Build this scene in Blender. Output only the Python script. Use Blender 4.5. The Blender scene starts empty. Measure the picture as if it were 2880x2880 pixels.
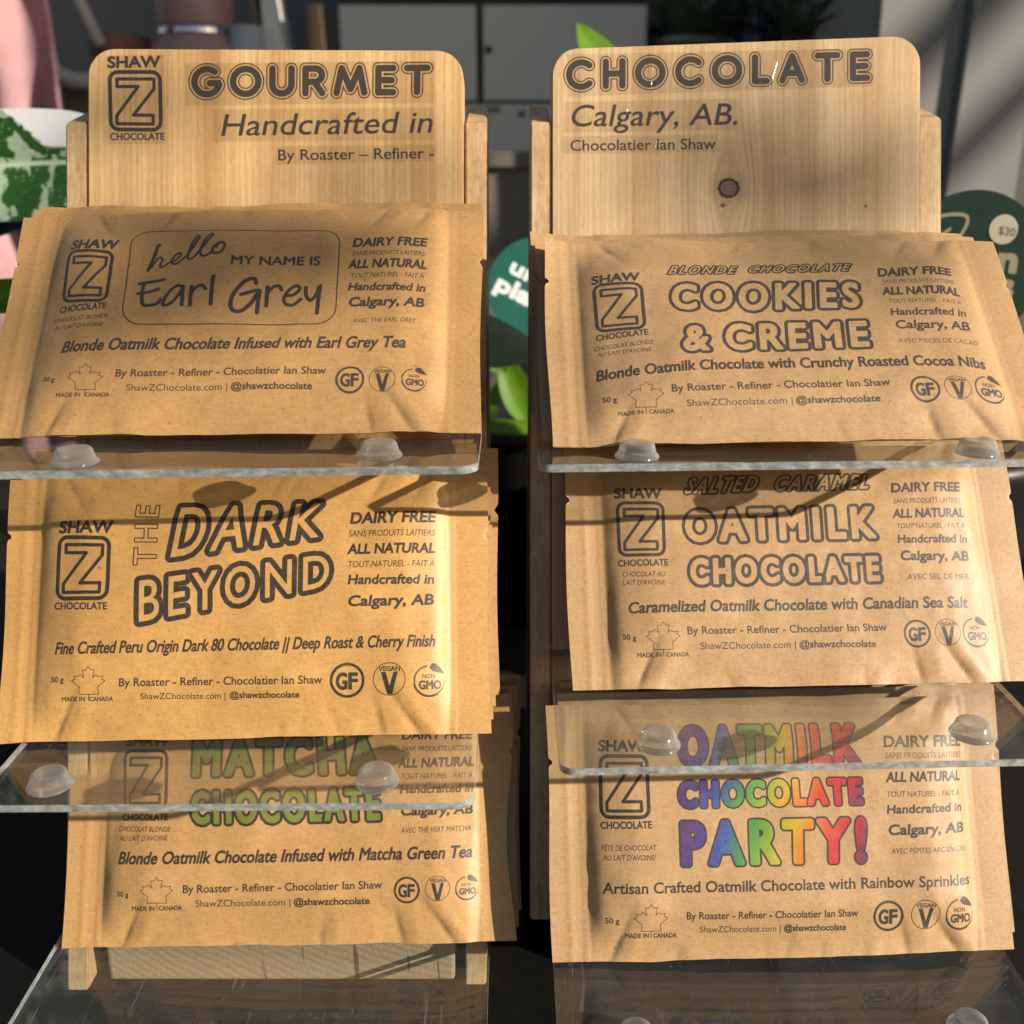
import bpy, bmesh, math, random
import numpy as np
from mathutils import Matrix, Vector, Euler

# ------------------------------------------------------------------ camera, light, exposure
scene = bpy.context.scene
C = scene.collection
cam_data = bpy.data.cameras.new("camera")
cam = bpy.data.objects.new("camera", cam_data)
C.objects.link(cam)
cam.location = (0.0, 0.0, 0.0)
cam.rotation_euler = (math.radians(90 - 18.0), 0.0, 0.0)
cam_data.lens = 36.1
cam_data.sensor_width = 36.0
cam_data.clip_start = 0.01
cam_data.clip_end = 60.0
cam_data.dof.use_dof = True
cam_data.dof.focus_distance = 0.345
cam_data.dof.aperture_fstop = 11.0
scene.camera = cam

SUN_AZ = math.radians(62.0)      # to the right of the camera's back
SUN_EL = math.radians(19.5)
sun_dir = Vector((math.sin(SUN_AZ) * math.cos(SUN_EL), -math.cos(SUN_AZ) * math.cos(SUN_EL), math.sin(SUN_EL)))
sun_data = bpy.data.lights.new("sun", 'SUN')
sun = bpy.data.objects.new("sun", sun_data)
C.objects.link(sun)
sun_data.energy = 5.0
sun_data.angle = math.radians(0.55)
sun_data.color = (1.0, 0.93, 0.82)
sun.rotation_euler = sun_dir.to_track_quat('Z', 'Y').to_euler()
sun.location = (1.5, -0.8, 0.7)

world = bpy.data.worlds.new("World")
scene.world = world
world.use_nodes = True
wn = world.node_tree
sky = wn.nodes.new('ShaderNodeTexSky')
sky.sky_type = 'NISHITA'
sky.sun_disc = False
sky.sun_elevation = SUN_EL
sky.sun_rotation = math.atan2(sun_dir.x, sun_dir.y)
wn.links.new(sky.outputs[0], wn.nodes['Background'].inputs[0])
wn.nodes['Background'].inputs[1].default_value = 0.065
scene.view_settings.view_transform = 'Standard'
scene.view_settings.look = 'None'
scene.view_settings.exposure = 0.57
scene.view_settings.gamma = 1.0
scene.cycles.max_bounces = 12
scene.cycles.transparent_max_bounces = 24
scene.cycles.caustics_reflective = False
scene.cycles.caustics_refractive = False

# ------------------------------------------------------------------ print layouts, millimetres on each sheet (x right, y up)
LAYOUT = {
 'P1': [
  ('t', 'SHAW', [(20.22, 70.28), (36.59, 69.25)], 3.85, 0.065, 0.08, {}),
  ('logo', [(19.67, 69.96), (36.1, 68.28), (36.7, 47.65), (20.63, 48.79)]),
  ('t', 'CHOCOLATE', [(20.34, 45.08), (36.66, 45.05)], 2.32, 0.05, 0.0, {}),
  ('t', 'CHOCOLAT BLONDE', [(19.18, 41.29), (37.92, 41.4)], 1.56, 0.015, 0.15, {}),
  ('t', "AU LAIT D'AVOINE", [(19.71, 38.6), (36.85, 38.05)], 1.55, 0.015, 0.15, {}),
  ('t', 'DAIRY FREE', [(116.93, 68.05), (141.35, 68.59)], 3.36, 0.06, 0.14, {}),
  ('t', 'SANS PRODUITS LAITIERS', [(116.86, 64.46), (140.93, 64.6)], 1.73, 0.012, 0.14, {}),
  ('t', 'ALL NATURAL', [(115.81, 59.43), (141.59, 59.53)], 3.22, 0.06, 0.14, {}),
  ('t', 'TOUT NATUREL - FAIT À', [(116.65, 55.58), (141.01, 55.71)], 1.81, 0.012, 0.14, {}),
  ('t', 'Handcrafted in', [(116.32, 50.74), (141.33, 50.47)], 2.83, 0.055, 0.14, {}),
  ('t', 'Calgary, AB', [(116.67, 44.59), (141.15, 44.51)], 3.31, 0.06, 0.14, {}),
  ('t', 'AVEC THE EARL GREY', [(118.51, 38.2), (138.78, 38.2)], 1.63, 0.012, 0.14, {}),
  ('t', '50 g', [(19.64, 18.99), (23.53, 18.43)], 1.61, 0.05, 0.0, {}),
  ('leaf', [(27.23, 24.56), (38.83, 24.06), (40.13, 14.52), (28.76, 14.88)], (34.66, 12.65)),
  ('t', 'MADE IN', [(25.09, 12.81), (32.95, 12.61)], 1.32, 0.05, 0.0, {}),
  ('t', 'CANADA', [(34.66, 12.57), (42.33, 12.4)], 1.3, 0.05, 0.0, {}),
  ('t', 'By Roaster - Refiner - Chocolatier Ian Shaw', [(43.58, 19.24), (110.96, 19.12)], 2.64, 0.03, 0.0, {}),
  ('t', 'ShawZChocolate.com |', [(47.62, 14.21), (79.8, 14.18)], 2.13, 0.01, 0.0, {}),
  ('t', '@shawzchocolate', [(81.06, 14.25), (106.67, 14.06)], 2.13, 0.05, 0.0, {}),
  ('gf', (118.66, 17.11), 4.55),
  ('v', (128.91, 17.21), 4.36),
  ('gmo', (139.02, 17.28), 4.11),
  ('t', 'Blonde Oatmilk Chocolate Infused with Earl Grey Tea', [(24.05, 29.23), (135.71, 28.66)], 4.01, 0.045, 0.2, {}),
  ('t', 'MY NAME IS', [(76.57, 61.64), (106.23, 61.09)], 3.24, 0.05, 0.0, {}),
  ('rrect', [(40.83, 77.49), (112.32, 75.39), (112.66, 37.79), (43.02, 38.3)], 6.5, 0.22),
  ('hand', [(48.62, 60.09), (49.59, 64.14), (50.64, 69.69), (51.26, 70.18)], 0.72),
  ('hand', [(50.64, 69.69), (50.4, 67.02), (48.78, 61.28), (48.55, 60.57)], 0.6),
  ('hand', [(49.57, 61.26), (51.12, 64.59), (52.45, 65.04), (52.98, 64.07), (52.43, 62.16), (52.97, 61.1), (54.25, 61.88), (55.69, 63.05)], 0.5),
  ('hand', [(55.69, 63.05), (57.59, 63.74), (59.12, 65.87), (58.43, 66.61), (56.98, 65.43), (56.23, 63.52), (56.78, 62.31), (58.17, 62.29), (59.95, 63.93), (61.37, 65.35)], 0.5),
  ('hand', [(61.37, 65.35), (63.31, 69.19), (64.6, 72.83), (64.2, 73.99), (63.39, 72.85), (62.03, 68.24), (61.63, 64.86), (62.57, 63.64), (64.22, 64.81), (65.54, 67.2)], 0.55),
  ('hand', [(65.54, 67.2), (67.54, 70.6), (69.0, 74.17), (68.32, 74.6), (67.22, 72.77), (66.12, 69.14), (65.85, 66.23), (66.61, 64.77), (68.18, 64.98), (69.99, 66.63)], 0.55),
  ('hand', [(71.61, 70.01), (70.17, 68.57), (69.79, 66.64), (70.88, 65.75), (72.61, 66.34), (73.77, 68.5), (73.18, 70.23), (72.0, 70.11), (71.0, 68.31)], 0.55),
  ('hand', [(46.53, 54.59), (48.85, 54.87), (54.64, 55.84)], 0.75),
  ('hand', [(48.21, 54.41), (48.08, 50.43), (48.93, 46.24), (50.51, 45.52), (53.55, 46.15), (54.59, 47.75)], 0.8),
  ('hand', [(46.63, 50.47), (49.79, 50.87), (53.37, 51.96)], 0.75),
  ('hand', [(61.33, 52.61), (59.71, 53.02), (57.25, 50.72), (55.64, 46.57), (56.37, 45.41), (58.56, 46.52), (60.84, 50.19), (61.63, 52.75)], 0.7),
  ('hand', [(61.63, 52.75), (61.74, 49.24), (62.0, 45.54)], 0.8),
  ('hand', [(64.46, 52.69), (64.48, 49.19), (64.75, 45.26)], 0.8),
  ('hand', [(64.57, 50.12), (66.06, 52.43), (67.94, 53.1), (69.08, 51.67)], 0.72),
  ('hand', [(71.29, 56.57), (71.21, 51.87), (71.52, 45.6)], 0.85),
  ('hand', [(85.48, 54.19), (84.73, 55.85), (81.87, 54.96), (78.81, 50.33), (77.87, 46.18), (78.93, 43.4), (81.47, 43.13), (84.29, 46.06), (86.09, 49.74), (86.93, 51.12)], 0.9),
  ('hand', [(81.03, 49.59), (83.85, 50.71), (86.73, 51.22), (86.73, 46.94), (86.75, 42.58)], 0.85),
  ('hand', [(89.33, 52.71), (89.45, 49.21), (89.6, 45.28)], 0.85),
  ('hand', [(89.33, 49.68), (90.74, 52.22), (93.01, 53.11), (94.13, 51.46)], 0.75),
  ('hand', [(95.69, 49.1), (98.38, 49.52), (100.15, 51.82), (98.89, 53.01), (96.67, 51.41), (95.18, 48.18), (95.96, 45.86), (98.32, 45.36), (100.86, 47.62)], 0.75),
  ('hand', [(102.08, 52.25), (102.51, 48.98), (104.01, 47.1), (105.79, 49.39), (106.57, 52.17)], 0.8),
  ('hand', [(106.93, 52.63), (106.63, 48.44), (106.5, 42.01)], 0.85),
 ],
 'P4': [
  ('t', 'SHAW', [(15.83, 65.24), (31.74, 64.7)], 3.41, 0.065, 0.08, {}),
  ('logo', [(16.0, 65.06), (32.74, 63.68), (32.54, 43.39), (16.26, 43.99)]),
  ('t', 'CHOCOLATE', [(16.08, 40.62), (32.94, 40.87)], 2.37, 0.05, 0.0, {}),
  ('t', 'CHOCOLAT BLONDE', [(15.16, 36.28), (34.28, 37.09)], 1.68, 0.015, 0.15, {}),
  ('t', "AU LAIT D'AVOINE", [(16.04, 33.77), (33.41, 34.0)], 1.65, 0.015, 0.15, {}),
  ('t', '50 g', [(16.69, 15.44), (21.12, 14.92)], 1.76, 0.05, 0.0, {}),
  ('leaf', [(24.9, 21.72), (36.3, 21.15), (35.58, 11.87), (24.3, 12.31)], (29.83, 10.26)),
  ('t', 'MADE IN', [(21.37, 10.09), (29.07, 10.02)], 1.33, 0.05, 0.0, {}),
  ('t', 'CANADA', [(30.99, 10.13), (38.8, 10.04)], 1.31, 0.05, 0.0, {}),
  ('t', 'By Roaster - Refiner - Chocolatier Ian Shaw', [(38.53, 16.92), (107.8, 18.3)], 2.72, 0.03, 0.0, {}),
  ('t', 'ShawZChocolate.com |', [(42.92, 11.99), (76.19, 12.48)], 2.08, 0.01, 0.0, {}),
  ('t', '@shawzchocolate', [(77.37, 12.55), (103.82, 12.9)], 2.11, 0.05, 0.0, {}),
  ('gf', (118.59, 17.03), 4.71),
  ('v', (129.19, 17.58), 4.48),
  ('gmo', (139.94, 17.55), 5.26),
  ('t', 'DAIRY FREE', [(114.02, 66.52), (129.96, 66.56), (138.74, 66.04)], 3.46, 0.06, 0.14, {}),
  ('t', 'SANS PRODUITS LAITIERS', [(114.74, 63.32), (128.25, 62.98), (138.72, 62.12)], 1.71, 0, 0.14, {}),
  ('t', 'ALL NATURAL', [(113.83, 57.9), (130.69, 57.7), (139.59, 56.82)], 3.37, 0.06, 0.14, {}),
  ('t', 'TOUT NATUREL - FAIT À', [(114.84, 54.07), (129.79, 53.75), (139.27, 52.96)], 1.78, 0, 0.14, {}),
  ('t', 'Handcrafted in', [(114.57, 48.43), (129.41, 48.22), (139.59, 47.96)], 3.05, 0.04, 0.14, {}),
  ('t', 'Calgary, AB', [(114.94, 42.53), (129.83, 42.33), (139.53, 41.94)], 3.45, 0.045, 0.14, {}),
  ('t', 'AVEC PIECES DE CACAO', [(114.31, 36.19), (128.35, 35.97), (140.87, 35.59)], 1.92, 0, 0.14, {}),
  ('t', 'Blonde Oatmilk Chocolate with Crunchy Roasted Cocoa Nibs', [(15.34, 24.0), (30.5, 24.37), (47.54, 25.2), (73.17, 26.05), (115.82, 26.23), (132.15, 26.3), (140.7, 25.72)], 4.11, 0.045, 0.08, {}),
  ('q', 'BLONDE', [(42.53, 71.92), (67.0, 71.96), (65.83, 67.34), (41.15, 67.08)], {'k': 'o', 'off': 0.32, 'w': 0.3, 's': 0.2, 'wide': 1}),
  ('q', 'CHOCOLATE', [(69.98, 72.34), (106.47, 72.77), (105.03, 68.39), (68.44, 67.91)], {'k': 'o', 'off': 0.32, 'w': 0.3, 's': 0.2}),
  ('q', 'COOKIES', [(41.6, 64.13), (108.02, 65.02), (105.89, 51.02), (40.29, 49.85)], {'k': 'o', 'off': 1.12, 'w': 0.6, 'track': 1.32}),
  ('q', '&', [(43.73, 45.37), (54.56, 45.73), (53.47, 32.42), (42.24, 31.86)], {'k': 'o', 'off': 1.12, 'w': 0.6, 'track': 1.32}),
  ('q', 'CREME', [(57.76, 46.83), (107.09, 47.15), (105.74, 33.54), (56.23, 32.48)], {'k': 'o', 'off': 1.12, 'w': 0.6, 'track': 1.32}),
 ],
 'P2': [
  ('t', 'SHAW', [(18.23, 67.97), (36.06, 67.7)], 3.75, 0.065, 0.08, {}),
  ('logo', [(17.99, 67.1), (35.77, 66.29), (35.99, 45.35), (18.06, 45.64)]),
  ('t', 'CHOCOLATE', [(17.75, 42.7), (35.78, 42.24)], 2.17, 0.05, 0.0, {}),
  ('t', 'DAIRY FREE', [(114.61, 69.27), (142.43, 69.65)], 3.63, 0.06, 0.14, {}),
  ('t', 'SANS PRODUITS LAITIERS', [(113.93, 64.92), (142.39, 64.98)], 2.05, 0.012, 0.14, {}),
  ('t', 'ALL NATURAL', [(113.7, 59.16), (142.35, 59.26)], 3.19, 0.06, 0.14, {}),
  ('t', 'TOUT NATUREL - FAIT À', [(113.73, 54.57), (142.31, 54.72)], 2.03, 0.012, 0.14, {}),
  ('t', 'Handcrafted in', [(114.02, 49.04), (141.83, 48.96)], 2.98, 0.055, 0.14, {}),
  ('t', 'Calgary, AB', [(114.06, 41.8), (141.78, 42.02)], 3.31, 0.06, 0.14, {}),
  ('t', '50 g', [(17.61, 19.12), (21.79, 19.03)], 1.7, 0.05, 0.0, {}),
  ('leaf', [(24.46, 24.15), (35.48, 23.92), (35.74, 14.78), (24.81, 15.0)], (30.27, 13.03)),
  ('t', 'MADE IN', [(21.41, 12.96), (29.11, 12.89)], 1.35, 0.05, 0.0, {}),
  ('t', 'CANADA', [(30.65, 12.86), (38.25, 12.79)], 1.35, 0.05, 0.0, {}),
  ('t', 'By Roaster - Refiner - Chocolatier Ian Shaw', [(40.26, 17.39), (105.71, 16.98)], 2.54, 0.03, 0.0, {}),
  ('t', 'ShawZChocolate.com |', [(47.18, 13.11), (74.38, 12.71)], 1.94, 0.01, 0.0, {}),
  ('t', '@shawzchocolate', [(75.92, 12.93), (98.28, 12.64)], 1.95, 0.05, 0.0, {}),
  ('gf', (113.76, 17.83), 5.58),
  ('v', (127.4, 17.98), 5.48),
  ('gmo', (140.31, 17.12), 5.18),
  ('t', 'Fine Crafted Peru Origin Dark 80 Chocolate || Deep Roast & Cherry Finish', [(18.51, 28.12), (141.93, 28.27)], 3.77, 0.038, 0.2, {}),
  ('q', 'THE', [(43.23, 56.37), (43.21, 77.13), (51.41, 76.79), (51.12, 56.23)], {'k': 'o', 'off': 0.2, 'w': 0.2}),
  ('q', 'DARK', [(55.21, 77.39), (107.47, 77.61), (107.36, 64.23), (53.69, 56.88)], {'k': 'o', 'off': 1.05, 'w': 0.9, 's': 0.08}),
  ('q', 'BEYOND', [(44.15, 52.85), (109.49, 60.83), (109.42, 47.46), (44.65, 35.86)], {'k': 'o', 'off': 1.0, 'w': 0.86, 's': 0}),
 ],
 'P5': [
  ('t', 'SHAW', [(17.54, 67.28), (33.7, 66.23)], 3.55, 0.065, 0.08, {}),
  ('logo', [(17.92, 65.85), (34.63, 64.83), (33.87, 45.1), (17.87, 45.7)]),
  ('t', 'CHOCOLATE', [(17.52, 42.32), (34.47, 41.77)], 2.17, 0.05, 0.0, {}),
  ('t', 'CHOCOLAT AU', [(18.84, 38.59), (33.11, 37.87)], 1.68, 0.015, 0.15, {}),
  ('t', "LAIT D'AVOINE", [(18.77, 35.6), (33.1, 34.97)], 1.68, 0.015, 0.15, {}),
  ('t', 'DAIRY FREE', [(115.11, 66.61), (139.86, 66.96)], 3.26, 0.06, 0.14, {}),
  ('t', 'SANS PRODUITS LAITIERS', [(115.21, 62.48), (139.65, 62.69)], 1.77, 0.012, 0.14, {}),
  ('t', 'ALL NATURAL', [(114.42, 57.23), (140.14, 57.52)], 3.02, 0.06, 0.14, {}),
  ('t', 'TOUT NATUREL - FAIT À', [(115.2, 53.34), (139.86, 53.51)], 1.74, 0.012, 0.14, {}),
  ('t', 'Handcrafted in', [(114.96, 48.16), (139.89, 48.3)], 2.78, 0.055, 0.14, {}),
  ('t', 'Calgary, AB', [(115.05, 41.97), (139.6, 41.87)], 3.22, 0.06, 0.14, {}),
  ('t', 'AVEC SEL DE MER', [(116.4, 35.07), (138.72, 35.12)], 1.96, 0.012, 0.14, {}),
  ('t', '50 g', [(17.77, 16.71), (22.12, 16.25)], 1.7, 0.05, 0.0, {}),
  ('leaf', [(25.74, 22.32), (37.07, 21.96), (36.53, 12.44), (25.24, 12.76)], (30.81, 10.68)),
  ('t', 'MADE IN', [(22.34, 10.61), (30.31, 10.44)], 1.39, 0.05, 0.0, {}),
  ('t', 'CANADA', [(32.0, 10.39), (39.68, 10.47)], 1.38, 0.05, 0.0, {}),
  ('t', 'By Roaster - Refiner - Chocolatier Ian Shaw', [(39.46, 17.64), (107.22, 17.57)], 2.52, 0.03, 0.0, {}),
  ('t', 'ShawZChocolate.com |', [(43.69, 12.63), (75.98, 12.58)], 2.18, 0.01, 0.0, {}),
  ('t', '@shawzchocolate', [(77.33, 12.63), (103.22, 12.28)], 2.17, 0.05, 0.0, {}),
  ('gf', (117.59, 16.47), 4.61),
  ('v', (128.17, 16.73), 4.63),
  ('gmo', (138.39, 16.7), 5.08),
  ('t', 'Caramelized Oatmilk Chocolate with Canadian Sea Salt', [(19.99, 25.47), (136.63, 25.19)], 3.77, 0.045, 0.15, {}),
  ('q', 'SALTED', [(43.08, 74.5), (70.47, 74.66), (68.7, 67.53), (41.04, 67.22)], {'k': 'o', 'off': 0.5, 'w': 0.36, 's': 0.18}),
  ('q', 'CARAMEL', [(74.22, 74.47), (110.18, 74.35), (108.84, 67.62), (72.44, 67.36)], {'k': 'o', 'off': 0.5, 'w': 0.36, 's': 0.18}),
  ('q', 'OATMILK', [(40.55, 62.92), (109.44, 62.79), (108.83, 48.76), (39.9, 48.74)], {'k': 'o', 'off': 1.18, 'w': 0.58, 'track': 1.32}),
  ('q', 'CHOCOLATE', [(40.84, 45.2), (108.68, 44.75), (108.42, 33.64), (40.44, 33.57)], {'k': 'o', 'off': 1.12, 'w': 0.6, 'track': 1.32}),
 ],
 'P3': [
  ('t', 'SHAW', [(20.62, 70.61), (37.0, 70.51)], 3.34, 0.065, 0.08, {}),
  ('logo', [(19.81, 69.47), (36.88, 69.18), (37.24, 47.53), (21.09, 47.53)]),
  ('t', 'CHOCOLATE', [(20.45, 43.98), (37.61, 44.0)], 2.32, 0.05, 0.0, {}),
  ('t', 'CHOCOLAT BLONDE', [(19.26, 40.26), (38.58, 39.92)], 1.76, 0.015, 0.15, {}),
  ('t', "AU LAIT D'AVOINE", [(19.81, 36.93), (37.75, 36.98)], 1.75, 0.015, 0.15, {}),
  ('t', 'DAIRY FREE', [(121.47, 71.0), (146.39, 70.74)], 3.04, 0.06, 0.14, {}),
  ('t', 'SANS PRODUITS LAITIERS', [(121.3, 66.55), (146.16, 66.46)], 1.9, 0.012, 0.14, {}),
  ('t', 'ALL NATURAL', [(120.05, 60.92), (146.94, 61.01)], 3.11, 0.06, 0.14, {}),
  ('t', 'TOUT NATUREL - FAIT À', [(121.03, 56.87), (146.43, 56.78)], 1.87, 0.012, 0.14, {}),
  ('t', 'Handcrafted in', [(120.85, 51.83), (146.47, 51.8)], 2.8, 0.055, 0.14, {}),
  ('t', 'Calgary, AB', [(121.06, 44.14), (146.29, 44.15)], 3.05, 0.06, 0.14, {}),
  ('t', 'AVEC THE VERT MATCHA', [(121.08, 37.97), (145.76, 38.16)], 1.83, 0.012, 0.14, {}),
  ('t', '50 g', [(20.39, 17.82), (24.57, 17.61)], 1.63, 0.05, 0.0, {}),
  ('leaf', [(28.8, 24.49), (40.68, 24.34), (41.0, 15.27), (29.19, 15.41)], (35.1, 13.23)),
  ('t', 'MADE IN', [(25.91, 12.83), (34.22, 12.87)], 1.48, 0.05, 0.0, {}),
  ('t', 'CANADA', [(35.87, 12.94), (43.93, 13.0)], 1.49, 0.05, 0.0, {}),
  ('t', 'By Roaster - Refiner - Chocolatier Ian Shaw', [(44.39, 18.87), (114.49, 19.22)], 2.61, 0.03, 0.0, {}),
  ('t', 'ShawZChocolate.com |', [(48.83, 13.95), (82.27, 13.94)], 2.3, 0.01, 0.0, {}),
  ('t', '@shawzchocolate', [(83.6, 14.0), (110.08, 13.92)], 2.3, 0.05, 0.0, {}),
  ('gf', (123.21, 18.44), 4.54),
  ('v', (133.98, 18.84), 4.42),
  ('gmo', (144.17, 18.48), 4.13),
  ('t', 'Blonde Oatmilk Chocolate Infused with Matcha Green Tea', [(20.0, 28.93), (145.94, 28.97)], 4.1, 0.045, 0.2, {}),
  ('q', 'MATCHA', [(45.34, 73.58), (112.92, 73.36), (114.54, 58.03), (44.96, 58.24)], {'k': 'f', 'off': 1.12, 'w': 0.46, 'track': 1.3, 'col': 'green'}),
  ('q', 'CHOCOLATE', [(44.62, 54.87), (114.08, 54.95), (114.83, 41.67), (45.32, 41.37)], {'k': 'f', 'off': 1.05, 'w': 0.46, 'track': 1.3, 'col': 'green'}),
 ],
 'P6': [
  ('t', 'SHAW', [(18.15, 71.1), (34.07, 70.83)], 3.61, 0.065, 0.08, {}),
  ('logo', [(18.2, 69.91), (35.22, 69.63), (35.06, 47.88), (17.84, 48.04)]),
  ('t', 'CHOCOLATE', [(17.89, 44.64), (35.37, 44.76)], 2.31, 0.05, 0.0, {}),
  ('t', 'FÊTE DE CHOCOLAT', [(17.88, 37.35), (36.5, 37.38)], 1.77, 0.015, 0.15, {}),
  ('t', "AU LAIT D'AVOINE!", [(18.21, 34.17), (36.07, 34.13)], 1.76, 0.015, 0.15, {}),
  ('t', 'DAIRY FREE', [(117.93, 70.24), (147.18, 69.66)], 3.62, 0.06, 0.14, {}),
  ('t', 'SANS PRODUITS LAITIERS', [(117.98, 66.33), (146.65, 65.74)], 1.91, 0.012, 0.14, {}),
  ('t', 'ALL NATURAL', [(117.88, 58.27), (145.14, 57.9)], 3.25, 0.06, 0.14, {}),
  ('t', 'TOUT NATUREL - FAIT À', [(117.64, 53.06), (144.4, 52.69)], 1.89, 0.012, 0.14, {}),
  ('t', 'Handcrafted in', [(117.46, 47.51), (144.62, 47.52)], 2.77, 0.055, 0.14, {}),
  ('t', 'Calgary, AB', [(117.34, 40.39), (144.71, 40.32)], 3.28, 0.06, 0.14, {}),
  ('t', 'AVEC PÉPITES ARC-EN-CIEL', [(117.92, 33.99), (145.39, 33.98)], 1.77, 0.012, 0.14, {}),
  ('t', '50 g', [(18.26, 13.32), (22.99, 13.14)], 1.79, 0.05, 0.0, {}),
  ('leaf', [(28.15, 19.85), (39.66, 19.62), (39.43, 10.13), (27.9, 10.38)], (33.64, 8.25)),
  ('t', 'MADE IN', [(24.88, 8.22), (32.95, 8.17)], 1.56, 0.05, 0.0, {}),
  ('t', 'CANADA', [(34.59, 8.13), (42.51, 8.01)], 1.57, 0.05, 0.0, {}),
  ('t', 'By Roaster - Refiner - Chocolatier Ian Shaw', [(46.12, 14.14), (105.1, 13.56)], 2.43, 0.03, 0.0, {}),
  ('t', 'ShawZChocolate.com |', [(50.63, 9.44), (78.3, 9.1)], 2.12, 0.01, 0.0, {}),
  ('t', '@shawzchocolate', [(79.58, 9.25), (100.91, 8.9)], 2.13, 0.05, 0.0, {}),
  ('gf', (115.63, 13.25), 5.23),
  ('v', (128.52, 13.4), 5.23),
  ('gmo', (140.84, 12.98), 5.44),
  ('t', 'Artisan Crafted Oatmilk Chocolate with Rainbow Sprinkles', [(17.8, 23.24), (145.58, 22.68)], 3.49, 0.035, 0.05, {}),
  ('q', 'OATMILK', [(45.81, 79.67), (110.01, 78.96), (109.9, 63.63), (44.91, 64.41)], {'k': 'f', 'off': 1.12, 'w': 0.3, 'track': 1.3, 'col': 'rainbow'}),
  ('q', 'CHOCOLATE', [(44.73, 60.8), (110.03, 60.46), (110.14, 50.12), (44.4, 50.5)], {'k': 'f', 'off': 0.98, 'w': 0.28, 'track': 1.3, 'col': 'rainbow'}),
  ('q', 'PARTY!', [(44.52, 47.38), (110.65, 47.16), (109.52, 30.61), (44.34, 31.03)], {'k': 'f', 'off': 1.25, 'w': 0.32, 'track': 1.3, 'col': 'rainbow'}),
 ],
 'BL': [
  ('t', 'SHAW', [(-149.65, 40.96), (-130.42, 41.26)], 3.92, 0.065, 0.0, {}),
  ('logo', [(-149.56, 39.89), (-129.93, 39.89), (-129.57, 17.35), (-149.01, 17.55)]),
  ('t', 'CHOCOLATE', [(-148.82, 14.22), (-128.79, 14.31)], 2.45, 0.05, 0.0, {}),
  ('inline', 'GOURMET', [(-119.92, 42.63), (-29.05, 43.02), (-29.25, 29.89), (-119.94, 28.72)]),
  ('t', 'Handcrafted in', [(-107.68, 15.78), (-30.14, 16.96)], 7.84, 0.012, 0.2, {}),
  ('t', 'By Roaster – Refiner -', [(-86.59, 6.67), (-29.06, 7.45)], 3.92, 0.02, 0.0, {}),
  ('tape', [(-150.33, 45.57), (-128.55, 45.76), (-128.2, 12.84), (-150.0, 12.55)], []),
  ('tape', [(-120.9, 42.63), (-28.46, 43.41), (-28.66, 27.93), (-120.92, 26.95)], [((-70.36, 41.94), (-67.92, 28.23))]),
  ('tape', [(-110.81, 25.58), (-28.66, 26.27), (-28.66, 14.22), (-110.63, 13.53)], [((-65.76, 24.31), (-63.02, 14.02))]),
  ('tape', [(-87.56, 11.86), (-28.66, 12.55), (-28.47, 6.57), (-87.38, 5.0)], [((-60.27, 11.77), (-59.89, 5.98))]),
 ],
 'BR': [
  ('inline', 'CHOCOLATE', [(18.94, 44.88), (133.65, 48.11), (133.67, 35.18), (18.94, 31.46)]),
  ('t', 'Calgary, AB.', [(21.4, 19.21), (83.24, 19.9)], 7.84, 0.012, 0.2, {}),
  ('t', 'Chocolatier Ian Shaw', [(21.7, 10.2), (75.39, 10.88)], 3.92, 0.02, 0.0, {}),
  ('tape', [(20.61, 45.86), (133.65, 48.11), (133.67, 34.11), (21.1, 30.19)], [((51.22, 46.35), (51.62, 30.87)), ((97.93, 47.13), (95.4, 32.15))]),
  ('tape', [(19.63, 28.23), (84.41, 29.5), (84.42, 17.94), (19.14, 16.96)], [((42.4, 28.23), (39.76, 16.96))]),
  ('tape', [(18.65, 15.49), (76.57, 16.18), (77.06, 9.9), (18.65, 9.12)], [((52.52, 15.0), (53.01, 9.61))]),
 ],
}

# ------------------------------------------------------------------ helpers
def prop(o, label=None, cat=None, group=None, kind=None):
    if label: o['label'] = label
    if cat: o['category'] = cat
    if group: o['group'] = group
    if kind: o['kind'] = kind
    return o

def empty(name, loc, label, cat, group=None, rot=(0, 0, 0)):
    o = bpy.data.objects.new(name, None)
    C.objects.link(o)
    o.empty_display_size = 0.01
    o.location = loc
    o.rotation_euler = rot
    return prop(o, label, cat, group)

def mesh_obj(name, verts, faces, mats, parent=None, smooth=True, uv=None, mat_idx=None):
    me = bpy.data.meshes.new(name)
    me.from_pydata([tuple(v) for v in verts], [], [tuple(f) for f in faces])
    if not isinstance(mats, (list, tuple)): mats = [mats]
    for m in mats: me.materials.append(m)
    if mat_idx is not None: me.polygons.foreach_set('material_index', mat_idx)
    if smooth: me.polygons.foreach_set('use_smooth', [True] * len(me.polygons))
    if uv is not None:
        l = me.uv_layers.new(name='UVMap')
        vi = np.zeros(len(me.loops), dtype=np.int32)
        me.loops.foreach_get('vertex_index', vi)
        l.data.foreach_set('uv', np.asarray(uv, dtype=np.float32)[vi].ravel())
    me.update()
    o = bpy.data.objects.new(name, me)
    C.objects.link(o)
    if parent: o.parent = parent
    return o

def bm_obj(name, bm, mats, parent=None, smooth=False):
    me = bpy.data.meshes.new(name)
    bmesh.ops.recalc_face_normals(bm, faces=bm.faces)
    bm.to_mesh(me)
    bm.free()
    if not isinstance(mats, (list, tuple)): mats = [mats]
    for m in mats: me.materials.append(m)
    if smooth: me.polygons.foreach_set('use_smooth', [True] * len(me.polygons))
    o = bpy.data.objects.new(name, me)
    C.objects.link(o)
    if parent: o.parent = parent
    return o

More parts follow.
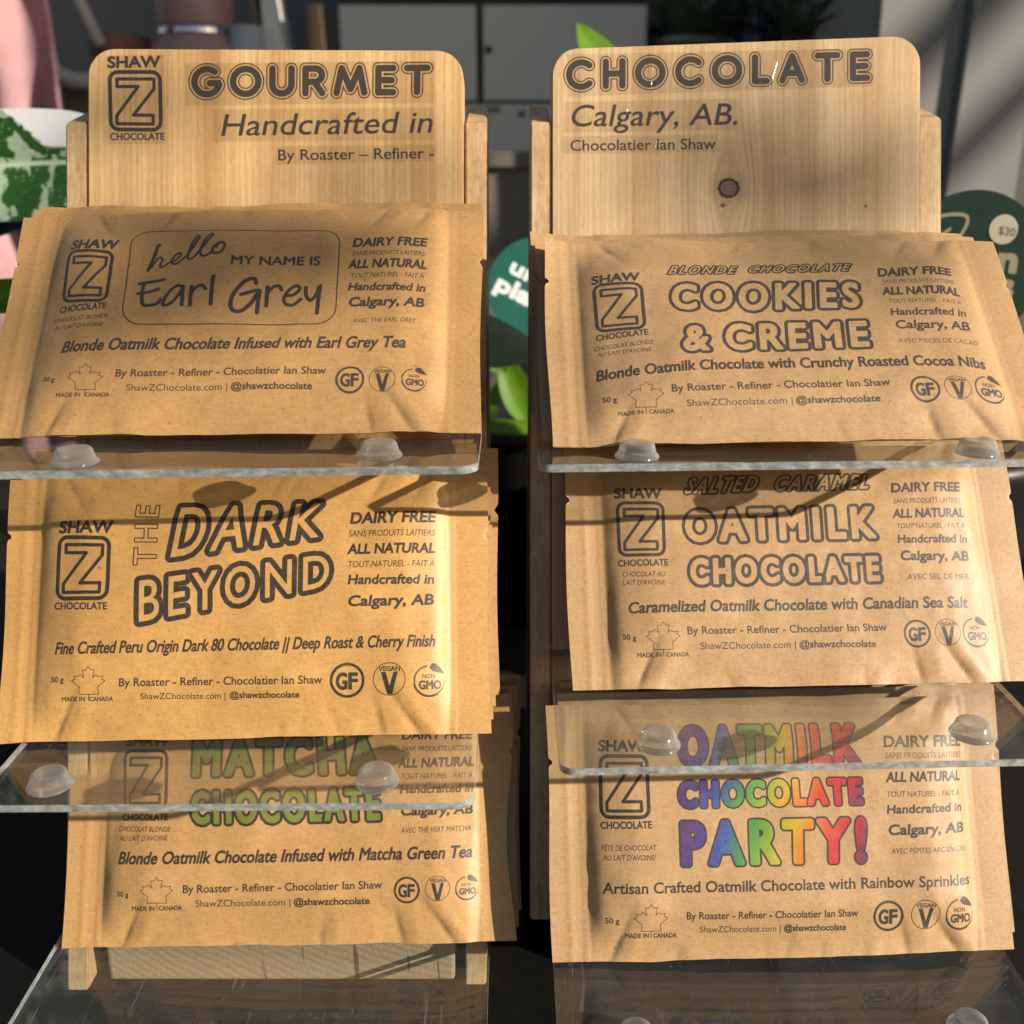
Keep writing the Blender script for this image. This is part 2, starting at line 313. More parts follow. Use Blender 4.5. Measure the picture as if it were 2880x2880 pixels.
def prism(pts, axis, a, b):
    """closed prism: 2-D outline pts extruded along axis from a to b"""
    bm = bmesh.new()
    def mk(p, t):
        if axis == 'x': return (t, p[0], p[1])
        if axis == 'y': return (p[0], t, p[1])
        return (p[0], p[1], t)
    A = [bm.verts.new(mk(p, a)) for p in pts]
    B = [bm.verts.new(mk(p, b)) for p in pts]
    n = len(pts)
    bm.faces.new(A); bm.faces.new(B[::-1])
    for i in range(n): bm.faces.new((A[i], B[i], B[(i + 1) % n], A[(i + 1) % n]))
    return bm

def box_bm(x0, x1, y0, y1, z0, z1, bev=0.0):
    bm = prism([(x0, z0), (x1, z0), (x1, z1), (x0, z1)], 'y', y0, y1)
    if bev > 0:
        bmesh.ops.bevel(bm, geom=bm.edges[:], offset=bev, segments=2, affect='EDGES', profile=0.6)
    return bm

def arc_pts(cx, cy, r, a0, a1, n):
    return [(cx + r * math.cos(a0 + (a1 - a0) * i / n), cy + r * math.sin(a0 + (a1 - a0) * i / n)) for i in range(n + 1)]

def rrect(x0, x1, y0, y1, r, n=8):
    P = math.pi
    return (arc_pts(x1 - r, y0 + r, r, -P/2, 0, n) + arc_pts(x1 - r, y1 - r, r, 0, P/2, n)
            + arc_pts(x0 + r, y1 - r, r, P/2, P, n) + arc_pts(x0 + r, y0 + r, r, P, 1.5 * P, n))

def lathe_bm(prof, seg=32, cx=0, cy=0, cz=0):
    bm = bmesh.new()
    rings = []
    for r, z in prof:
        if r < 1e-6: rings.append([bm.verts.new((cx, cy, cz + z))])
        else: rings.append([bm.verts.new((cx + r * math.cos(2*math.pi*i/seg), cy + r * math.sin(2*math.pi*i/seg), cz + z)) for i in range(seg)])
    for a, b in zip(rings[:-1], rings[1:]):
        for i in range(seg):
            j = (i + 1) % seg
            if len(a) == 1 and len(b) == 1: continue
            if len(a) == 1: bm.faces.new((a[0], b[i], b[j]))
            elif len(b) == 1: bm.faces.new((a[i], a[j], b[0]))
            else: bm.faces.new((a[i], a[j], b[j], b[i]))
    return bm

def tube_bm(pts, r, seg=8, bm=None):
    bm = bm or bmesh.new()
    pts = [Vector(p) for p in pts]
    rings = []
    for i, q in enumerate(pts):
        d = (pts[min(i + 1, len(pts) - 1)] - pts[max(i - 1, 0)]).normalized()
        u = d.orthogonal().normalized() if i == 0 else (rings[-1][1] - d * rings[-1][1].dot(d)).normalized()
        v = d.cross(u)
        rr = r[i] if isinstance(r, (list, tuple)) else r
        rings.append(([bm.verts.new(q + (u * math.cos(2*math.pi*k/seg) + v * math.sin(2*math.pi*k/seg)) * rr) for k in range(seg)], u))
    for (a, _), (b, _) in zip(rings[:-1], rings[1:]):
        for k in range(seg): bm.faces.new((a[k], a[(k+1) % seg], b[(k+1) % seg], b[k]))
    bm.faces.new(rings[0][0][::-1]); bm.faces.new(rings[-1][0])
    return bm

# ------------------------------------------------------------------ node helpers
def new_mat(name):
    m = bpy.data.materials.new(name)
    m.use_nodes = True
    return m, m.node_tree, m.node_tree.nodes['Principled BSDF']

def N(nt, typ, **kw):
    n = nt.nodes.new('ShaderNode' + typ)
    for k, v in kw.items():
        if k.startswith('i_'): n.inputs[k[2:].replace('_', ' ')].default_value = v
        else: setattr(n, k, v)
    return n

def ramp(nt, src, stops):
    r = nt.nodes.new('ShaderNodeValToRGB')
    cr = r.color_ramp
    while len(cr.elements) > 1: cr.elements.remove(cr.elements[-1])
    cr.elements[0].position = stops[0][0]; cr.elements[0].color = (*stops[0][1], 1)
    for p, c in stops[1:]:
        e = cr.elements.new(p); e.color = (*c, 1)
    nt.links.new(src, r.inputs[0])
    return r.outputs[0]

def mix(nt, fac, a, b, mode='MIX'):
    n = nt.nodes.new('ShaderNodeMix'); n.data_type = 'RGBA'; n.blend_type = mode
    for sock, val in ((n.inputs[0], fac), (n.inputs[6], a), (n.inputs[7], b)):
        if hasattr(val, 'is_output') or isinstance(val, bpy.types.NodeSocket): nt.links.new(val, sock)
        elif isinstance(val, (int, float)): sock.default_value = val
        else: sock.default_value = (*val, 1)
    return n.outputs[2]

def math_n(nt, op, a, b=None, c=None, clamp=False):
    n = nt.nodes.new('ShaderNodeMath'); n.operation = op; n.use_clamp = clamp
    for i, v in enumerate((a, b, c)):
        if v is None: continue
        if isinstance(v, bpy.types.NodeSocket): nt.links.new(v, n.inputs[i])
        else: n.inputs[i].default_value = v
    return n.outputs[0]

def objcoord(nt, scale=(1, 1, 1), loc=(0, 0, 0)):
    t = nt.nodes.new('ShaderNodeTexCoord'); mp = nt.nodes.new('ShaderNodeMapping')
    mp.inputs['Scale'].default_value = scale; mp.inputs['Location'].default_value = loc
    nt.links.new(t.outputs['Object'], mp.inputs['Vector'])
    return mp.outputs[0]

def noise(nt, vec, scale, detail=3, rough=0.55, dist=0.0):
    n = nt.nodes.new('ShaderNodeTexNoise')
    n.inputs['Scale'].default_value = scale; n.inputs['Detail'].default_value = detail
    n.inputs['Roughness'].default_value = rough; n.inputs['Distortion'].default_value = dist
    if vec is not None: nt.links.new(vec, n.inputs['Vector'])
    return n.outputs['Fac']

def bump(nt, bsdf, h, dist, strength=1.0, prev=None):
    b = nt.nodes.new('ShaderNodeBump')
    b.inputs['Distance'].default_value = dist; b.inputs['Strength'].default_value = strength
    nt.links.new(h, b.inputs['Height'])
    if prev: nt.links.new(prev, b.inputs['Normal'])
    nt.links.new(b.outputs[0], bsdf.inputs['Normal'])
    return b.outputs[0]

def simple_mat(name, col, rough=0.5, spec=0.5, var=0.12, scale=30, bumpd=0.0, **kw):
    m, nt, b = new_mat(name)
    v = objcoord(nt)
    f = noise(nt, v, scale, 4)
    c = ramp(nt, f, [(0.25, tuple(x * (1 - var) for x in col)), (0.75, tuple(min(1, x * (1 + var)) for x in col))])
    nt.links.new(c, b.inputs['Base Color'])
    b.inputs['Roughness'].default_value = rough
    b.inputs['Specular IOR Level'].default_value = spec
    for k, x in kw.items(): b.inputs[k.replace('_', ' ')].default_value = x
    if bumpd: bump(nt, b, noise(nt, v, scale * 4, 3), bumpd)
    return m

# ------------------------------------------------------------------ ink: glyph outlines to distance fields
_glyph_cache = {}
def text_loops(text, track=1.0):
    """closed outlines of a line of text set in Blender's built-in font, size 1"""
    key = (text, track)
    if key in _glyph_cache: return _glyph_cache[key]
    cu = bpy.data.curves.new('t', 'FONT')
    cu.body = text; cu.size = 1; cu.resolution_u = 4; cu.fill_mode = 'NONE'; cu.space_character = track
    ob = bpy.data.objects.new('t', cu)
    C.objects.link(ob)
    dg = bpy.context.evaluated_depsgraph_get()
    me = ob.evaluated_get(dg).to_mesh()
    co = np.array([v.co[:2] for v in me.vertices]); ed = [tuple(e.vertices) for e in me.edges]
    nb = {}
    for a, b in ed: nb.setdefault(a, []).append(b); nb.setdefault(b, []).append(a)
    seen = set(); loops = []
    for s in nb:
        if s in seen: continue
        lp = [s]; seen.add(s); cur = s
        while True:
            nx = [q for q in nb[cur] if q not in seen]
            if not nx: break
            cur = nx[0]; seen.add(cur); lp.append(cur)
        loops.append(co[lp])
    ob.evaluated_get(dg).to_mesh_clear()
    bpy.data.objects.remove(ob); bpy.data.curves.remove(cu)
    # group loops that overlap in x into glyphs
    loops.sort(key=lambda l: l[:, 0].min())
    groups = []; xmax = -9
    for l in loops:
        if l[:, 0].min() < xmax - 0.005: groups[-1].append(l); xmax = max(xmax, l[:, 0].max())
        else: groups.append([l]); xmax = l[:, 0].max()
    _glyph_cache[key] = groups
    return groups

CAP = None
def cap_height():
    global CAP
    if CAP is None: CAP = text_loops('H')[0][0][:, 1].max()
    return CAP

def seg_dist(px, py, A, B):
    d = np.full(px.shape, 1e9)
    for i in range(0, len(A), 24):
        a = A[i:i+24]; b = B[i:i+24]; ab = b - a
        L = (ab ** 2).sum(1) + 1e-12
        dx = px[None] - a[:, 0, None]; dy = py[None] - a[:, 1, None]
        t = np.clip((dx * ab[:, 0, None] + dy * ab[:, 1, None]) / L[:, None], 0, 1)
        dd = (dx - t * ab[:, 0, None]) ** 2 + (dy - t * ab[:, 1, None]) ** 2
        d = np.minimum(d, dd.min(0))
    return np.sqrt(d)

def inside(px, py, loops):
    c = np.zeros(px.shape, dtype=bool)
    for l in loops:
        A = l; B = np.roll(l, -1, 0)
        for (x1, y1), (x2, y2) in zip(A, B):
            if y1 == y2: continue
            m = ((y1 > py) != (y2 > py)) & (px < (x2 - x1) * (py - y1) / (y2 - y1) + x1)
            c ^= m
    return c

INK = np.array([0.20, 0.185, 0.18])
GREEN = np.array([0.42, 0.46, 0.16])
def rainbow(t):
    stops = np.array([[0, .36, .16, .42], [.13, .27, .2, .56], [.24, .2, .36, .66], [.34, .27, .62, .36], [.47, .62, .74, .2], [.58, .93, .76, .18],
                      [.68, .95, .55, .2], [.78, .9, .3, .2], [.9, .85, .12, .22], [1, .5, .14, .36]])
    t = np.clip(t, 0, 1)
    c = np.stack([np.interp(t, stops[:, 0], stops[:, k]) for k in (1, 2, 3)], -1)
    return np.clip((c - c.mean(-1, keepdims=True) * .12) * .88, 0, 1)

class Print:
    """RGBA print sheet; coordinates in millimetres, y up"""
    def __init__(s, x0, y0, w, h, ppm=10, ink=INK):
        s.x0, s.y0, s.ppm = x0, y0, ppm
        s.W, s.H = int(w * ppm), int(h * ppm)
        s.rgb = np.empty((s.H, s.W, 3)); s.rgb[:] = ink
        s.a = np.zeros((s.H, s.W)); s.ink = ink
    def win(s, x0, x1, y0, y1, m):
        i0 = max(0, int((x0 - m - s.x0) * s.ppm)); i1 = min(s.W, int((x1 + m - s.x0) * s.ppm) + 2)
        j0 = max(0, int((y0 - m - s.y0) * s.ppm)); j1 = min(s.H, int((y1 + m - s.y0) * s.ppm) + 2)
        if i1 <= i0 or j1 <= j0: return None
        gx, gy = np.meshgrid((np.arange(i0, i1) + .5) / s.ppm + s.x0, (np.arange(j0, j1) + .5) / s.ppm + s.y0)
        return (slice(j0, j1), slice(i0, i1)), gx, gy
    def put(s, sl, cov, col=None):
        col = s.ink if col is None else col
        a0 = s.a[sl]; c = np.clip(cov, 0, 1)
        an = a0 + c * (1 - a0)
        w = np.where(an > 1e-4, c / np.maximum(an, 1e-4), 0)[..., None]
        s.rgb[sl] = s.rgb[sl] * (1 - w) + col * w
        s.a[sl] = an
    def glyph(s, loops, mode='b', off=0.0, w=0.3, col=None, fill=None):
        P = np.concatenate(loops)
        r = s.win(P[:, 0].min(), P[:, 0].max(), P[:, 1].min(), P[:, 1].max(), off + w + .2)
        if r is None: return
        sl, gx, gy = r
        A = np.concatenate(loops); B = np.concatenate([np.roll(l, -1, 0) for l in loops])
        shp = gx.shape; px, py = gx.ravel(), gy.ravel()
        d = seg_dist(px, py, A, B).reshape(shp)
        d = np.where(inside(px, py, loops).reshape(shp), -d, d)
        if mode == 'b': s.put(sl, .5 - (d - off) * s.ppm, col)
        else:
            if fill is not None: s.put(sl, .5 - (d - off) * s.ppm, fill(gx, gy) if callable(fill) else fill)
            s.put(sl, .5 - (np.abs(d - off) - w) * s.ppm, col)
    def stroke(s, pts, w, closed=False, col=None, ring=None):
        P = np.asarray(pts, float)
        A = P if closed else P[:-1]; B = np.roll(P, -1, 0) if closed else P[1:]
        m = w if ring is None else ring[1]
        r = s.win(P[:, 0].min(), P[:, 0].max(), P[:, 1].min(), P[:, 1].max(), m + .2)
        if r is None: return
        sl, gx, gy = r
        d = seg_dist(gx.ravel(), gy.ravel(), A, B).reshape(gx.shape)
        s.put(sl, .5 - (d - w) * s.ppm, col)
        return
    def image(s, name):
        im = bpy.data.images.new(name, s.W, s.H, alpha=True)
        im.alpha_mode = 'CHANNEL_PACKED'
        px = np.dstack([s.rgb, s.a]).astype(np.float32)
        im.pixels.foreach_set(px.ravel())
        im.pack()
        return im

def arclen_map(P):
    P = np.asarray(P, float)
    if len(P) > 2:                      # smooth the baseline
        t = np.linspace(0, 1, len(P)); tt = np.linspace(0, 1, 40)
        L = np.concatenate([[0], np.cumsum(np.hypot(*np.diff(P, axis=0).T))]); L /= L[-1]
        xs = np.interp(tt, L, P[:, 0]); ys = np.interp(tt, L, P[:, 1])
        k = np.ones(7) / 7
        ys = np.convolve(np.pad(ys, 3, 'edge'), k, 'valid')
        P = np.stack([xs, ys], 1)
    L = np.concatenate([[0], np.cumsum(np.hypot(*np.diff(P, axis=0).T))])
    return P, L

def catmull(P, n=8):
    P = np.asarray(P, float)
    if len(P) < 3: return P
    Q = np.vstack([2 * P[0] - P[1], P, 2 * P[-1] - P[-2]])
    out = []
    for i in range(1, len(Q) - 2):
        for t in np.linspace(0, 1, n, endpoint=False):
            a, b, c, d = Q[i-1], Q[i], Q[i+1], Q[i+2]
            out.append(.5 * ((2*b) + (-a + c) * t + (2*a - 5*b + 4*c - d) * t*t + (-a + 3*b - 3*c + d) * t**3))
    out.append(P[-1])
    return np.array(out)

def bil(Qd, u, v):
    tl, tr, br, bl = [np.array(q) for q in Qd]
    u = np.asarray(u)[..., None]; v = np.asarray(v)[..., None]
    return (bl * (1 - u) + br * u) * (1 - v) + (tl * (1 - u) + tr * u) * v

def ink_text(pr, text, base, cap, b, s):
    G = text_loops(text); allp = np.concatenate([l for g in G for l in g])
    x0, x1 = allp[:, 0].min(), allp[:, 0].max(); sy = cap / cap_height()
    P, L = arclen_map(base)
    wd = L[-1]; sx = wd / (x1 - x0)
    tan = math.atan2(P[-1][1] - P[0][1], P[-1][0] - P[0][0])
    lift = 0 if not len(base) == 2 else 0
    for g in G:
        out = []
        for l in g:
            X = (l[:, 0] - x0) * sx; Y = l[:, 1] * sy
            t = X + Y * s
            out.append(np.stack([np.interp(X, L, P[:, 0]) + Y * s, np.interp(X, L, P[:, 1]) + Y], 1))
        pr.glyph(out, 'b', off=b * cap)

def ink_quad(pr, text, Qd, k='o', off=.5, w=.3, s=0.0, col=None, wide=0, track=1.30):
    G = text_loops(text, track if len(text) > 1 else 1.0)
    allp = np.concatenate([l for g in G for l in g])
    x0, x1 = allp[:, 0].min(), allp[:, 0].max(); ch = cap_height()
    Wq = np.hypot(*(np.array(Qd[2]) - Qd[3])); Hq = np.hypot(*(np.array(Qd[0]) - Qd[3]))
    e = off + w; eu, ev = e / Wq, e / Hq
    sp = s * Hq / Wq
    qx = [q[0] for q in Qd]; qa, qb = min(qx), max(qx)
    qy = [q[1] for q in Qd]; qc, qd = min(qy), max(qy)
    for g in G:
        out = []
        for l in g:
            u = (l[:, 0] - x0) / (x1 - x0); v = l[:, 1] / ch
            u = eu + u * (1 - 2 * eu - sp) + np.clip(v, 0, 1) * sp; v = ev + v * (1 - 2 * ev)
            out.append(bil(Qd, u, v))
        fill = None
        if col == 'green': fill = GREEN
        if col == 'rainbow':
            fill = lambda gx, gy: rainbow((gx - qa) / (qb - qa) * 1.0 + ((gy - qc) / (qd - qc) - .5) * -0.10)
        pr.glyph(out, 'o', off=off, w=w, fill=fill)

ZPOLY = [(.16, .86), (.86, .86), (.86, .70), (.46, .265), (.83, .265), (.83, .12), (.14, .12), (.14, .25), (.56, .735), (.16, .735)]
def ink_logo(pr, Qd):
    Wq = np.hypot(*(np.array(Qd[2]) - Qd[3]))
    w = Wq * 0.038
    R = []
    r = .17; hh = r * .8
    for cx, cy, a in ((1 - r, hh, -90), (1 - r, 1 - hh, 0), (r, 1 - hh, 90), (r, hh, 180)):
        for i in range(7):
            t = math.radians(a + 15 * i); R.append((cx + r * math.cos(t), cy + hh * math.sin(t)))
    R = np.array(R) * .95 + .025
    pr.stroke(bil(Qd, R[:, 0], R[:, 1]), w, True)
    Zp = np.array(ZPOLY)
    pr.stroke(bil(Qd, Zp[:, 0], Zp[:, 1]), w * .85, True)

LEAF = [(.5, 0), (.58, .13), (.68, .12), (.64, .40), (.72, .30), (.78, .36), (.93, .34), (.90, .45), (1, .50), (.78, .74), (.80, .86), (.80, .98), (.22, .98), (.22, .86), (.24, .74),
        (0, .52), (.10, .46), (.07, .36), (.2, .36), (.26, .28), (.37, .41), (.33, .14), (.43, .14)]
def ink_leaf(pr, Qd, st):
    L_ = np.array(LEAF)
    pr.stroke(bil(Qd, L_[:, 0], 1 - L_[:, 1]), .12, True)
    b = bil(Qd, np.array([.51]), np.array([0.02]))[0]
    pr.stroke([b, (b[0], st[1])], .14)

def ring(c, r, w, pr, a0=0, a1=360):
    n = 48
    pts = [(c[0] + r * math.cos(math.radians(a0 + (a1 - a0) * i / n)), c[1] + r * math.sin(math.radians(a0 + (a1 - a0) * i / n))) for i in range(n + 1)]
    pr.stroke(pts, w, False)

GLY = {  # letter skeletons for the rounded inline capitals: (strokes, width), unit height
    'O': ([[(.5 + .5 * math.cos(t), .5 + .5 * math.sin(t)) for t in np.linspace(0, 2 * math.pi, 40)]], 1.0),
    'C': ([[(.5 + .5 * math.cos(t), .5 + .5 * math.sin(t)) for t in np.linspace(math.radians(48), math.radians(312), 34)]], .86),
    'G': ([[(.5 + .5 * math.cos(t), .5 + .5 * math.sin(t)) for t in np.linspace(math.radians(52), math.radians(345), 36)] + [(.96, .44), (.62, .44)]], .98),
    'U': ([[(0, 1), (0, .38)] + [(.38 - .38 * math.cos(t), .38 - .38 * math.sin(t)) for t in np.linspace(0, math.pi, 20)] + [(.76, 1)]], .76),
    'R': ([[(0, 0), (0, 1), (.38, 1)] + [(.38 + .27 * math.sin(t), .73 + .27 * math.cos(t)) for t in np.linspace(0, math.pi, 16)] + [(0, .46)], [(.35, .46), (.66, 0)]], .68),
    'M': ([[(0, 0), (.2, 1), (.55, .15), (.9, 1), (1.1, 0)]], 1.1),
    'E': ([[(.58, 1), (0, 1), (0, 0), (.58, 0)], [(0, .5), (.52, .5)]], .58),
    'T': ([[(0, 1), (.8, 1)], [(.4, 1), (.4, 0)]], .8),
    'H': ([[(0, 1), (0, 0)], [(.68, 1), (.68, 0)], [(0, .5), (.68, .5)]], .68),
    'L': ([[(0, 1), (0, 0), (.48, 0)]], .48),
    'A': ([[(0, 0), (.4, 1), (.8, 0)], [(.14, .3), (.66, .3)]], .8),
}
def ink_inline(pr, text, Qd):
    Hq = abs(Qd[0][1] - Qd[3][1]); Wq = np.hypot(*(np.array(Qd[1]) - Qd[0]))
    u = Hq / 134.0                      # photo units per letter height
    pad = 22 * u
    h = Hq - 2 * pad
    ws = [GLY[c][1] * h for c in text]
    gap = (Wq - 2 * pad - sum(ws)) / (len(text) - 1)
    x = pad
    for c, wd in zip(text, ws):
        strokes = []
        for st in GLY[c][0]:
            P = np.array(st); X = x + P[:, 0] * h; Y = pad + P[:, 1] * h
            strokes.append(bil(Qd, X / Wq, Y / Hq))
        A = np.concatenate([q[:-1] for q in strokes]); B = np.concatenate([q[1:] for q in strokes])
        P = np.concatenate(strokes)
        sl, gx, gy = pr.win(P[:, 0].min(), P[:, 0].max(), P[:, 1].min(), P[:, 1].max(), 24 * u)
        d = seg_dist(gx.ravel(), gy.ravel(), A, B).reshape(gx.shape)
        pr.put(sl, .5 - (d - 12 * u) * pr.ppm)
        pr.put(sl, .5 - (np.abs(d - 19.5 * u) - 2.4 * u) * pr.ppm)
        x += wd + gap

def draw(pr, items):
    for it in items:
        k = it[0]
        if k == 't': ink_text(pr, it[1], it[2], it[3], it[4], it[5])
        elif k == 'q': ink_quad(pr, it[1], it[2], **it[3])
        elif k == 'logo': ink_logo(pr, it[1])
        elif k == 'leaf': ink_leaf(pr, it[1], it[2])
        elif k == 'inline': ink_inline(pr, it[1], it[2])
        elif k == 'rrect':
            Qd, r, w = it[1], it[2], it[3]
            Wq = abs(Qd[1][0] - Qd[0][0]); Hq = abs(Qd[0][1] - Qd[3][1])
            pts = np.array(rrect(0, Wq, 0, Hq, r))
            pr.stroke(bil(Qd, pts[:, 0] / Wq, pts[:, 1] / Hq), w, True)
        elif k == 'hand': pr.stroke(catmull(it[1]), it[2] * .84)
        elif k == 'gf':
            c, r = it[1], it[2]
            ring(c, r * .93, r * .085, pr)
            for ch, xa, xb in (('G', -.62, -.03), ('F', .10, .58)):
                ink_text(pr, ch, [(c[0] + xa * r, c[1] - .5 * r), (c[0] + xb * r, c[1] - .5 * r)], r * .90, .055, 0)
        elif k == 'v':
            c, r = it[1], it[2]
            ring(c, r * .95, r * .028, pr)
            pts = [np.array([(c[0] - .5 * r, c[1] + .42 * r), (c[0] - .2 * r, c[1] + .42 * r), (c[0] + .02 * r, c[1] - .42 * r), (c[0] + .26 * r, c[1] + .42 * r),
                             (c[0] + .52 * r, c[1] + .42 * r), (c[0] + .17 * r, c[1] - .9 * r), (c[0] - .14 * r, c[1] - .9 * r)])]
            pr.glyph(pts, 'b')
            ink_text(pr, 'VEGAN', [(c[0] - .62 * r, c[1] + .48 * r), (c[0] + .64 * r, c[1] + .48 * r)], r * .26, .06, 0)
        elif k == 'gmo':
            c, r = it[1], it[2]
            ring(c, r * .93, r * .05, pr, 100, 390 - 60)
            ring(c, r * .93, r * .025, pr, 320, 362)
            ring((c[0], c[1]), r * .95, r * .07, pr, 195, 300)
            ink_text(pr, 'NON', [(c[0] - .42 * r, c[1] + .16 * r), (c[0] + .34 * r, c[1] + .16 * r)], r * .26, .04, 0)
            ink_text(pr, 'GMO', [(c[0] - .62 * r, c[1] - .5 * r), (c[0] + .72 * r, c[1] - .5 * r)], r * .5, .07, 0)
            lf = [(c[0] + r * a, c[1] + r * b) for a, b in ((.0, .82), (.16, 1.1), (.42, 1.08), (.72, .8), (.95, .42), (.55, .5), (.2, .6))]
            pr.glyph([np.array(lf)], 'b')

# ------------------------------------------------------------------ materials
def kraft(name, col, img=None):
    m, nt, b = new_mat(name)
    v = objcoord(nt)
    f1 = noise(nt, v, 900, 5, .65)          # fibres and specks
    f2 = noise(nt, v, 45, 4, .6)            # mottling
    f3 = noise(nt, objcoord(nt, (1, 1, 5)), 260, 3, .6)
    c = ramp(nt, f2, [(.3, tuple(x * .93 for x in col)), (.7, tuple(x * 1.06 for x in col))])
    sp = ramp(nt, f1, [(.30, (.66, .62, .56)), (.42, (.93, .92, .9)), (.62, (1.04, 1.04, 1.04)), (.75, (1.16, 1.17, 1.2))])
    c = mix(nt, .8, c, sp, 'MULTIPLY')
    sp3 = ramp(nt, f3, [(.3, (.9, .89, .87)), (.7, (1.06, 1.06, 1.06))])
    c = mix(nt, .8, c, sp3, 'MULTIPLY')
    dk = noise(nt, objcoord(nt, (1, 1, 1), (3, 1, 2)), 420, 2, .5)
    dkr = ramp(nt, dk, [(.72, (1, 1, 1)), (.78, (.55, .5, .45))])
    c = mix(nt, .8, c, dkr, 'MULTIPLY')
    if img is not None:
        uvn = nt.nodes.new('ShaderNodeUVMap'); uvn.uv_map = 'UVMap'
        t = nt.nodes.new('ShaderNodeTexImage'); t.image = img; t.extension = 'CLIP'
        nt.links.new(uvn.outputs[0], t.inputs[0])
        wear = ramp(nt, f1, [(.3, (.88,) * 3), (.55, (1,) * 3)])
        a = math_n(nt, 'MULTIPLY', t.outputs['Alpha'], wear)
        a = math_n(nt, 'MULTIPLY', a, 0.98)
        c = mix(nt, a, c, t.outputs['Color'])
    nt.links.new(c, b.inputs['Base Color'])
    b.inputs['Roughness'].default_value = .52
    b.inputs['Specular IOR Level'].default_value = .55
    b.inputs['Sheen Weight'].default_value = .05
    n1 = bump(nt, b, f1, .00006, .6)
    bump(nt, b, noise(nt, v, 160, 4, .6), .00025, .6, n1)
    return m

